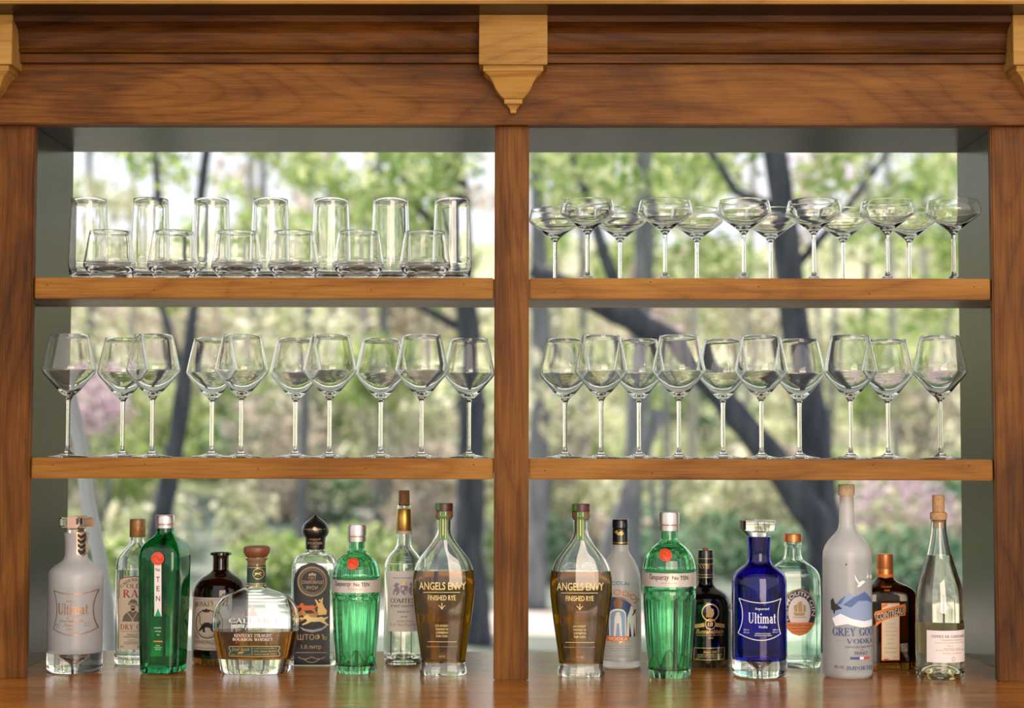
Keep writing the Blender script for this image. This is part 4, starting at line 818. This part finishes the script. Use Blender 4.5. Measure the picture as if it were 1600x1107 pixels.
# 9 rye bottles with the flared foot
def rye(label, cx, fpy, dy, group):
    pr = [(799, 13.8), (802, 14.2), (809, 14), (811, 12.2), (828, 12), (835, 13), (843, 16.5), (851, 21.5), (858, 26.8), (866, 33), (875, 39.5), (886, 44.6), (897, 47.2), (910, 48.3), (922, 48.2), (939, 46.8), (970, 43), (998, 39), (1026, 35.2), (1040, 34), (1043, 34.4), (1046, 36.2), (1053, 36.4), (1055.5, 35)]
    b = Bottle(label, cx, fpy, [(q+dy, h) for q, h in pr[:-3]] + [(fpy-9, 36.2), (fpy-3, 36.4), (fpy, 35)], M_bclear, .5, 2.8, 0, .0045, .02, group)
    b.liquid(892+dy, Q_rye)
    X = lambda x: cx + (x-692.5); Y = lambda q: q+dy
    b.turn('cork', [(Y(812), 9.5), (Y(800), 11.5), (Y(799), 12.4)], B_cork)
    b.turn('cap', [(Y(799), 12.8), (Y(798.5), 13.8), (Y(788.5), 14), (Y(787), 13.4)], plain('dark_cherry_wood', (.075, .02, .012), .4))
    st = b.patch('tax_strip', (X(686.2), X(697.4)), Y(800), Y(844.5), P_strip, off=.0010, nx=4, ny=14)
    b.line('strip_edge', [(X(687.8), Y(801)), (X(687.8), Y(843.5))], .8, P_yel, st, .0013); b.line('strip_edge', [(X(695.8), Y(801)), (X(695.8), Y(843.5))], .8, P_yel, st, .0013); b.line('strip_edge', [(X(691.8), Y(806)), (X(691.8), Y(838))], 1.6, P_yel, st, .0013)
    b.patch('cap_strip', (X(679.2), X(686)), Y(787.8), Y(798.6), P_strip, off=('r', 14.1), nx=5, ny=3)
    b.text([('ANGELS ENVY', X(654.5), Y(910.5), X(728), Y(922.5))], P_yel, bold=.015); b.line('rule_line', [(X(661), Y(926.5)), (X(719), Y(926.5))], .8, P_yel); b.text([('FINISHED RYE', X(668.5), Y(931), X(712), Y(939))], P_yel, bold=.01)
    b.line('arrow_emblem', [(X(690.5), Y(943)), (X(690.5), Y(953))], 1, P_yel); b.line('arrow_emblem', curve_pts((X(685.5), Y(947)), (X(688), Y(948)), (X(690.5), Y(953))) + curve_pts((X(690.5), Y(953)), (X(693), Y(948)), (X(695.5), Y(947))), 1, P_yel)
    b.text([('RYE WHISKEY', X(680.5), Y(977.2), X(700.5), Y(980.8)), ('FINISHED IN', X(681), Y(982.6), X(700), Y(986.2)), ('CARIBBEAN', X(681), Y(988), X(700), Y(991.6)), ('RUM CASKS', X(681.5), Y(993.5), X(699.5), Y(997.2))], P_yel, bold=.01)
    b.line('rule_line', [(X(668), Y(1004.3)), (X(713), Y(1004.3))], .8, P_yel); b.text([('50% ALCOHOL BY VOLUME (100 PROOF)', X(666), Y(1011), X(714), Y(1013.5)), ('750 ML', X(685), Y(1026), X(696), Y(1029))], P_tan)
    for sg in (-1, 1):                                                                         # embossed wings on the shoulder
        for j in range(3): b.line('embossed_wing', curve_pts((X(690.5+sg*3), Y(884+j*2)), (X(690.5+sg*16), Y(873+j*5)), (X(690.5+sg*(28-j*3)), Y(888+j))), .7, M_bclear, None, .0009)
    return b
rye('dark rye whiskey bottle with a flared foot in front of the clear crest-labelled wine bottle', 692.5, 1057, 0, 'flared rye whiskey bottles')
rye('dark rye whiskey bottle with a flared foot in front of the frosted black-capped vodka', 908, 1059, 1, 'flared rye whiskey bottles')

# 11 frosted round vodka with the black cap
b = Bottle('frosted round vodka bottle with a black cap and blue arch picture', 969.5, 1047, [(840, 12.3), (858, 12.8), (863, 13.8), (868, 17), (875, 21.5), (884, 26), (894, 29.5), (905, 31.2), (920, 31.8), (1024, 32.4), (1027, 31.6), (1030, 32.6), (1040, 33), (1044, 32), (1047, 29)], G_frost, wall=.003)
c = b.turn('cap', [(851.5, 12.4), (851, 13), (827, 13), (826, 12.4), (825.6, 12.6), (825, 13.2), (814, 13), (812, 12)], B_blackcap)
b.turn('gold_line', [(849.4, 13), (849.2, 13.15), (847.4, 13.15), (847.2, 13)], S_gold, c); b.draw('cap_emblem', [[(961, 833), (965, 830), (968, 834), (973, 831), (976, 836), (972, 839), (966, 838)]], P_gold, c, ('r', 13.2))
b.text([('NICOLAI', 0, 0, 0, 0)], plain('teal_ink', (.05, .22, .42), .5), arc=(966, 985, 74, 70, -.26, .22, 6), bold=.02)
b.text([('NARODOJ', 0, 0, 0, 0)], P_orange, arc=(962, 976, 44, 43, -.75, .78, 11), bold=.03)
pic = b.patch('picture', lambda q: (947, 962+33*math.sqrt(max(0, 1-((975-q)/43)**2))) if q < 975 else (947, 995.5), 934, 996, P_blu, ny=20)
b.line('picture_border', [(995, 996), (995, 970)] + curve_pts((995, 970), (993, 938), (962, 934)), 1.2, P_orange, pic, .001)
b.draw('statue', [[(979, 996), (980, 966), (984, 955), (986, 948), (989, 947), (991, 951), (990, 957), (994, 962), (994, 996)]], P_whp, pic, .001); b.draw('statue_shade', [[(983, 996), (984, 972), (987, 996)], [(988, 962), (994, 953), (994.6, 955), (989, 964)], [(990, 996), (991, 975), (993, 996)]], P_ink, pic, .0014)
b.draw('arch_panel', [[(952, 996), (952, 962)] + curve_pts((952, 962), (954, 952), (965.5, 952)) + curve_pts((965.5, 952), (978, 952), (978.5, 962)) + [(978.5, 996)]], P_whp, pic, .0011); b.draw('arch_field', [[(954, 995), (954, 962)] + curve_pts((954, 962), (956, 955), (965.5, 955)) + curve_pts((965.5, 955), (976, 955), (976.5, 962)) + [(976.5, 995)]], P_sky, pic, .0014)
b.draw('horseman', [[(959, 995), (960, 968), (963, 958), (968, 957), (971, 968), (972, 995), (969, 995), (967, 975), (964, 975), (962, 995)]], P_whp, pic, .0017); b.draw('crown_emblem', [[(960, 951), (958, 943), (961, 937), (966, 934), (970, 937), (973, 943), (971, 951)]], plain('bronze_ink', (.25, .12, .05), .4), pic, .0017)
bn = b.patch('red_banner', (948, 983), 995, 1003, P_orange, off=.0014, ny=3); b.text([('VODKA', 951, 996.6, 981, 1001.8)], P_whp, bn, .0018, .02); b.draw('banner_point', [[(960, 1003), (974, 1003), (967, 1007)]], P_gold, bn, .0014)
tiny(b, 948, 990, 1010, 3, P_grey, None, 1.6, 3.4)

# 12 dark malt bottle
b = Bottle('short dark malt whisky bottle with a round gold emblem and black capsule', 1103, 1045, [(862, 11.8), (908, 12.2), (913, 13), (918, 16), (922, 23), (927, 31), (934, 36.5), (943, 39.2), (955, 40), (1030, 40), (1039, 39), (1045, 36)], G_blackish, wall=.003)
c = b.turn('capsule', [(905, 12.4), (904.5, 12.9), (872, 12.6), (862, 12.5), (860, 11.8)], B_blackcap); b.text([('XVIII', 1095.5, 885, 1112, 891.5)], P_gold, c, ('r', 13), serif=True)
for q in (873, 881.5, 898, 902): b.turn('gold_line', [(q+.5, 12.6), (q+.4, 12.95), (q-.4, 12.95), (q-.5, 12.6)], P_gold, c)
b.turn('cork_chip', [(860.5, 4), (858, 5), (856.4, 2)], plain('rust_cork', (.38, .14, .06), .8))
b.line('emblem_ring', circ(1110, 958, 13, 28), 1.8, P_gold, closed=True, off=.0007); b.draw('head_emblem', [[(1103, 965), (1104, 955), (1109, 950), (1115, 953), (1116, 960), (1113, 966)]], P_tan)
b.line('emblem_ring', circ(1110, 976, 8, 22), 1.2, P_gold, closed=True); b.text([('18', 1106.2, 972.6, 1114, 979.4)], P_yel, bold=.02)
b.draw('ribbon', [[(1086, 977), (1100, 974), (1101, 980), (1086, 983)], [(1119, 974), (1133, 977), (1133, 983), (1118, 980)]], P_gold, None, .0007)
b.text([('Bunnahabhain', 1088, 984, 1131, 991)], P_gold, None, .0012, .01, .25); b.text([('SINGLE MALT SCOTCH WHISKY', 1089, 992.5, 1131, 994.6), ('XVIII', 1106, 996.5, 1114, 999)], P_gold)
b.line('panel_frame', [(1085.5, 1013.5), (1133, 1013.5), (1132, 1032), (1084.5, 1032)], .8, P_gold, closed=True, off=.0007); b.text([('Since 1881', 1099, 1017.5, 1121, 1021.5)], P_gold, shear=.3); b.text([('AGED EIGHTEEN YEARS', 1090, 1023, 1129, 1025), ('PRODUCT OF SCOTLAND', 1091, 1026.2, 1128, 1028), ('70cl', 1088, 1029, 1093, 1031), ('46.3% vol', 1121, 1029, 1131, 1031)], P_gold)

# 13 aqua gin bottle with the oval label
b = Bottle('pale aqua gin bottle with an oval black and orange ship label', 1240, 1045, [(846, 13.6), (848, 14.2), (852, 13.8), (855, 12.8), (870, 14), (876, 16.5), (880, 22), (885, 29), (891, 35.5), (898, 39.4), (906, 41), (920, 41.4), (1030, 40.6), (1040, 40), (1045, 38)], G_aqua, .62, 4, 0, .0035, .01)
b.liquid(929, glass('gin_in_aqua', (.86, .97, .91), 0, 1.33))
b.turn('cap', [(847.5, 13.6), (847, 14.4), (836, 14.4), (834.5, 13.6)], S_cop)
lab = b.oval('label', 1249, 957.5, 26.4, 37, plain('navy_label', (.02, .03, .045), .5)); b.oval('label_center', 1249, 957.5, 17.6, 25, P_white, lab, .0008); b.line('label_border', circ(1249, 957.5, 25.4, 36, 1.4), 1.3, P_tan, lab, .0009, closed=True)
b.patch('orange_band', lambda q: (1249-26*math.sqrt(max(0, 1-((q-957.5)/36.6)**2)), 1249+26*math.sqrt(max(0, 1-((q-957.5)/36.6)**2))), 973.5, 993.5, P_orange, lab, .0011, 14, 8)
b.text([('PLYMOUTH GIN', 0, 0, 0, 0)], P_white, lab, .0013, .02, arc=(1249, 958, 18.8, 27, -2.0, 1.75, 6.5)); b.text([('ENGLISH GIN', 1232, 976, 1266, 979.5), ('Original Strength', 1232, 981.5, 1266, 984.6), ('DISTILLED IN PLYMOUTH', 1236, 986.8, 1262, 988.6)], P_ink, lab, .0014)
b.draw('ship_emblem', [[(1239, 958), (1258, 958), (1256, 963), (1242, 963)], [(1241, 957), (1240, 948), (1246, 944), (1246, 957)], [(1247.5, 957), (1246.5, 942), (1253, 940), (1253.5, 957)], [(1255, 957), (1254.5, 945), (1259, 947), (1259, 957)], [(1238, 964.5), (1260, 964.5), (1258, 966), (1240, 966)]], P_tan, lab, .0011)
b.text([('No 1', 1264.5, 961, 1269, 964.5)], P_orange, lab, .0015); b.text([('BLACK FRIARS DISTILLERY', 1218, 898, 1264, 902)], G_aqua, None, .0008); b.text([('PLYMOUTH 1793', 1222, 1010, 1262, 1015)], G_aqua, None, .0008)

# 14 tall frosted vodka with geese
b = Bottle('tall frosted vodka bottle with flying geese and blue mountains, as high as the shelf', 1325, 1063, [(774, 10.6), (785, 11), (815, 11.6), (824, 12.6), (831, 16), (838, 22), (846, 29), (854, 34), (863, 36.8), (874, 37.6), (1045, 38), (1055, 37.6), (1060, 36), (1063, 33)], G_frost, wall=.003)
b.liquid(872, Q_clear)
b.turn('stopper', [(785, 8.8), (775.5, 9), (775, 12.2), (772, 12.8), (761, 12.8), (757.5, 12)], plain('pale_cork', (.50, .36, .22), .7, grain=240))
W_ = dict(wrap=True)
b.draw('mountain_picture', [[(1292, 955), (1300, 944), (1310, 934), (1320, 928), (1330, 934), (1344, 925), (1360, 936), (1366, 950), (1366, 974), (1330, 978), (1300, 972), (1292, 968)]], plain('pale_blue_ink', (.26, .34, .50), .6), None, .0006, True)
b.draw('mountain_shade', [[(1310, 946), (1326, 934), (1346, 926), (1362, 938), (1366, 944), (1350, 940), (1334, 940), (1322, 950)], [(1296, 950), (1306, 938), (1314, 932), (1308, 944)]], plain('slate_blue_ink', (.09, .14, .32), .6), None, .0009, True)
b.draw('snow_field', [[(1292, 968), (1306, 960), (1324, 968), (1344, 972), (1366, 970), (1366, 980), (1340, 982), (1316, 976), (1298, 980)]], P_whp, None, .0011, True)
b.draw('dark_pines', [[(1289.5, 940), (1294, 936), (1297, 944), (1302, 947), (1309, 952), (1302, 954), (1296, 956), (1290, 954)], [(1293, 954), (1296, 962), (1298, 954)]], P_ink, None, .0013, True)
b.draw('flying_goose', [[(1326, 896), (1331, 905), (1335, 911), (1342, 908), (1347, 910), (1341, 914), (1336, 918), (1331, 918), (1334, 914), (1329, 907)], [(1350, 891), (1352, 899), (1356, 903), (1353, 904), (1348, 905), (1351, 901)], [(1358, 902), (1364, 900), (1366, 904), (1360, 906)]], P_whp, None, .0011, True)
b.draw('sun_dot', [circ(1315, 883, 1.4, 10)], P_ink, None, .0009, True)
b.text([('GREY GOOSE', 1293, 982, 1381, 994.5)], P_blu, None, .0012, 0, 0, True, serif=True); b.text([('VODKA', 1315.5, 999, 1366, 1006.5)], P_blu, None, .0012, 0, 0, True, serif=True); b.text([('IMPORTED', 1316, 1042, 1366, 1048)], P_blu, None, .0012, 0, 0, True, serif=True)
b.line('rule_line', [(1297, 1002), (1313, 1002)], .6, P_grey, wrap=True); b.text([('DISTILLED AND BOTTLED', 1314, 1010.6, 1372, 1013.4), ('IN', 1338, 1015.6, 1342, 1017.4), ('FRANCE', 1328, 1019, 1351, 1024.4), ('40% VOL', 1296, 1041.5, 1312, 1046)], P_ink, None, .0009, 0, 0, True); pass
for x0, x1, m_ in ((1321, 1336, P_blu), (1336, 1343, P_whp), (1343, 1355, plain('flag_red', (.62, .06, .03), .5))): b.patch('flag_stripe', (x0, x1), 1027.5, 1031.5, m_, None, .0009, 4, 2, True)

# 15 square amber liqueur bottle
b = Bottle('square amber orange-liqueur bottle with a slanted banner label and copper cap', 1384, 1047, [(892, 12.2), (903, 13), (907, 16), (911, 22), (915, 30), (920, 37), (927, 41.3), (936, 42.6), (1030, 42.6), (1041, 42), (1047, 40)], G_amber, .82, 6, math.radians(9), .0035, .01)
b.liquid(931, glass('orange_liqueur', (.75, .45, .16), 0, 1.36))
c = b.turn('cap', [(903, 12.6), (902.5, 13.2), (890, 13.2), (889, 12.8), (888, 13.2), (867, 13), (866, 12.2)], S_cop)
b.turn('cap_band', [(902, 13.3), (901.8, 13.4), (897.4, 13.4), (897.2, 13.3)], P_orange, c)
lab = b.patch('label', (1376.5, 1406), 943, 1032.5, P_cream, nx=10); b.line('label_border', [(1377, 943.5), (1405.5, 943.5), (1405.5, 1032), (1377, 1032)], 1.1, P_orange, lab, closed=True)
bn = b.draw('banner', [[(1364.5, 960), (1366.5, 956), (1388, 950.5), (1414.5, 944.5), (1416, 949), (1415, 963), (1400, 964), (1382, 969), (1366, 980), (1368, 972)]], P_orange, None, .0012)
b.draw('banner_field', [[(1367, 961.5), (1388, 954.5), (1412.5, 949), (1412.5, 961), (1398, 962.5), (1382, 966), (1368.5, 972)]], plain('brown_banner', (.10, .035, .015), .5), bn, .0016)
b.text([('COINTREAU', 1369, 959.5, 1411.5, 970)], P_cream, bn, .0021, .01, 0, slope=-10)
b.draw('banner_flag', [[(1376.5, 946), (1386, 943), (1386, 947), (1376.5, 951)]], P_orange, lab, .001); b.draw('label_corner', [[(1380, 1030), (1390, 1030), (1380, 1034)]], P_red, lab, .001)
b.text([('Liqueur', 1383, 974, 1400, 977), ('Triple Sec', 1382, 980, 1402, 982.6), ('UNIQUE QUALITE', 1381, 986, 1403, 988.2), ('Orange', 1384, 992, 1400, 994.6), ('Angers', 1385, 998, 1398, 1000.6), ('FRANCE', 1386, 1005, 1398, 1007.4), ('Distilled', 1382, 1012, 1402, 1015), ('Bottled', 1383, 1018, 1401, 1021), ('70 cl', 1379, 1026.5, 1387, 1029), ('40% vol', 1396, 1026.5, 1404, 1029)], P_tan, lab, .0009)
b.text([('LIQUEUR', 1379, 917, 1395, 920), ('1849', 1382, 922, 1391, 925)], P_orange, None, .001)

# 16 burgundy wine bottle with the cork pushed in
b = Bottle('clear white wine bottle with a cork in its neck and a low pale label', 1469.5, 1065, [(801, 11.4), (803, 12.4), (811, 12.4), (813.5, 11.6), (828, 12), (840, 13.6), (855, 16.2), (872, 20), (886, 24.5), (899, 28.6), (912, 32.4), (925, 35.2), (940, 36.4), (960, 36.6), (1045, 36.6), (1056, 36), (1061, 34.5), (1065, 31)], M_bclear, wall=.003, tb=.010)
b.liquid(868, Q_wine)
b.turn('cork', [(826, 8.8), (801, 9.2), (798, 9.4), (776, 9.3), (774.5, 8.7)], B_cork); b.turn('neck_collar', [(812.5, 12.6), (811, 13), (803, 13), (801.5, 12.4), (801, 11)], B_cork)
lab = b.patch('label', (1439, 1512), 986.5, 1036.5, P_white, wrap=True, nx=28)
b.text([('CÔTES DE GASCOGNE', 1447, 993.6, 1507, 997.6)], P_ink, lab, .0009, 0, 0, True, serif=True); b.text([('VIGNERON & NEGOCE', 1461, 1000, 1499, 1002.4), ('INDICATION GEOGRAPHIQUE PROTEGEE', 1452, 1004.6, 1506, 1006.4), ('2019', 1470, 1009.6, 1480, 1011.4), ('BLANC SEC', 1466, 1013.4, 1494, 1015.4), ('ELABORE PAR DOMAINE', 1454, 1016, 1506, 1018), ('PRODUCT OF FRANCE', 1463, 1021, 1497, 1022.8)], P_tan, lab, .0009, 0, 0, True)
b.line('crest_emblem', [(1481, 1027), (1484, 1031), (1481, 1035), (1478, 1031)], .8, P_tan, lab, .0009, True, True)
b.patch('back_label', (1469.5+115-54, 1469.5+115+54), 980, 1030, P_backlit, wrap=True, nx=30)
lathe('punt', [(0, .0235), (.012, .022), (.021, .017), (.029, .006), (.031, .001), (0, .001)][::-1], M_bclear, b.root, 40, flip=True)
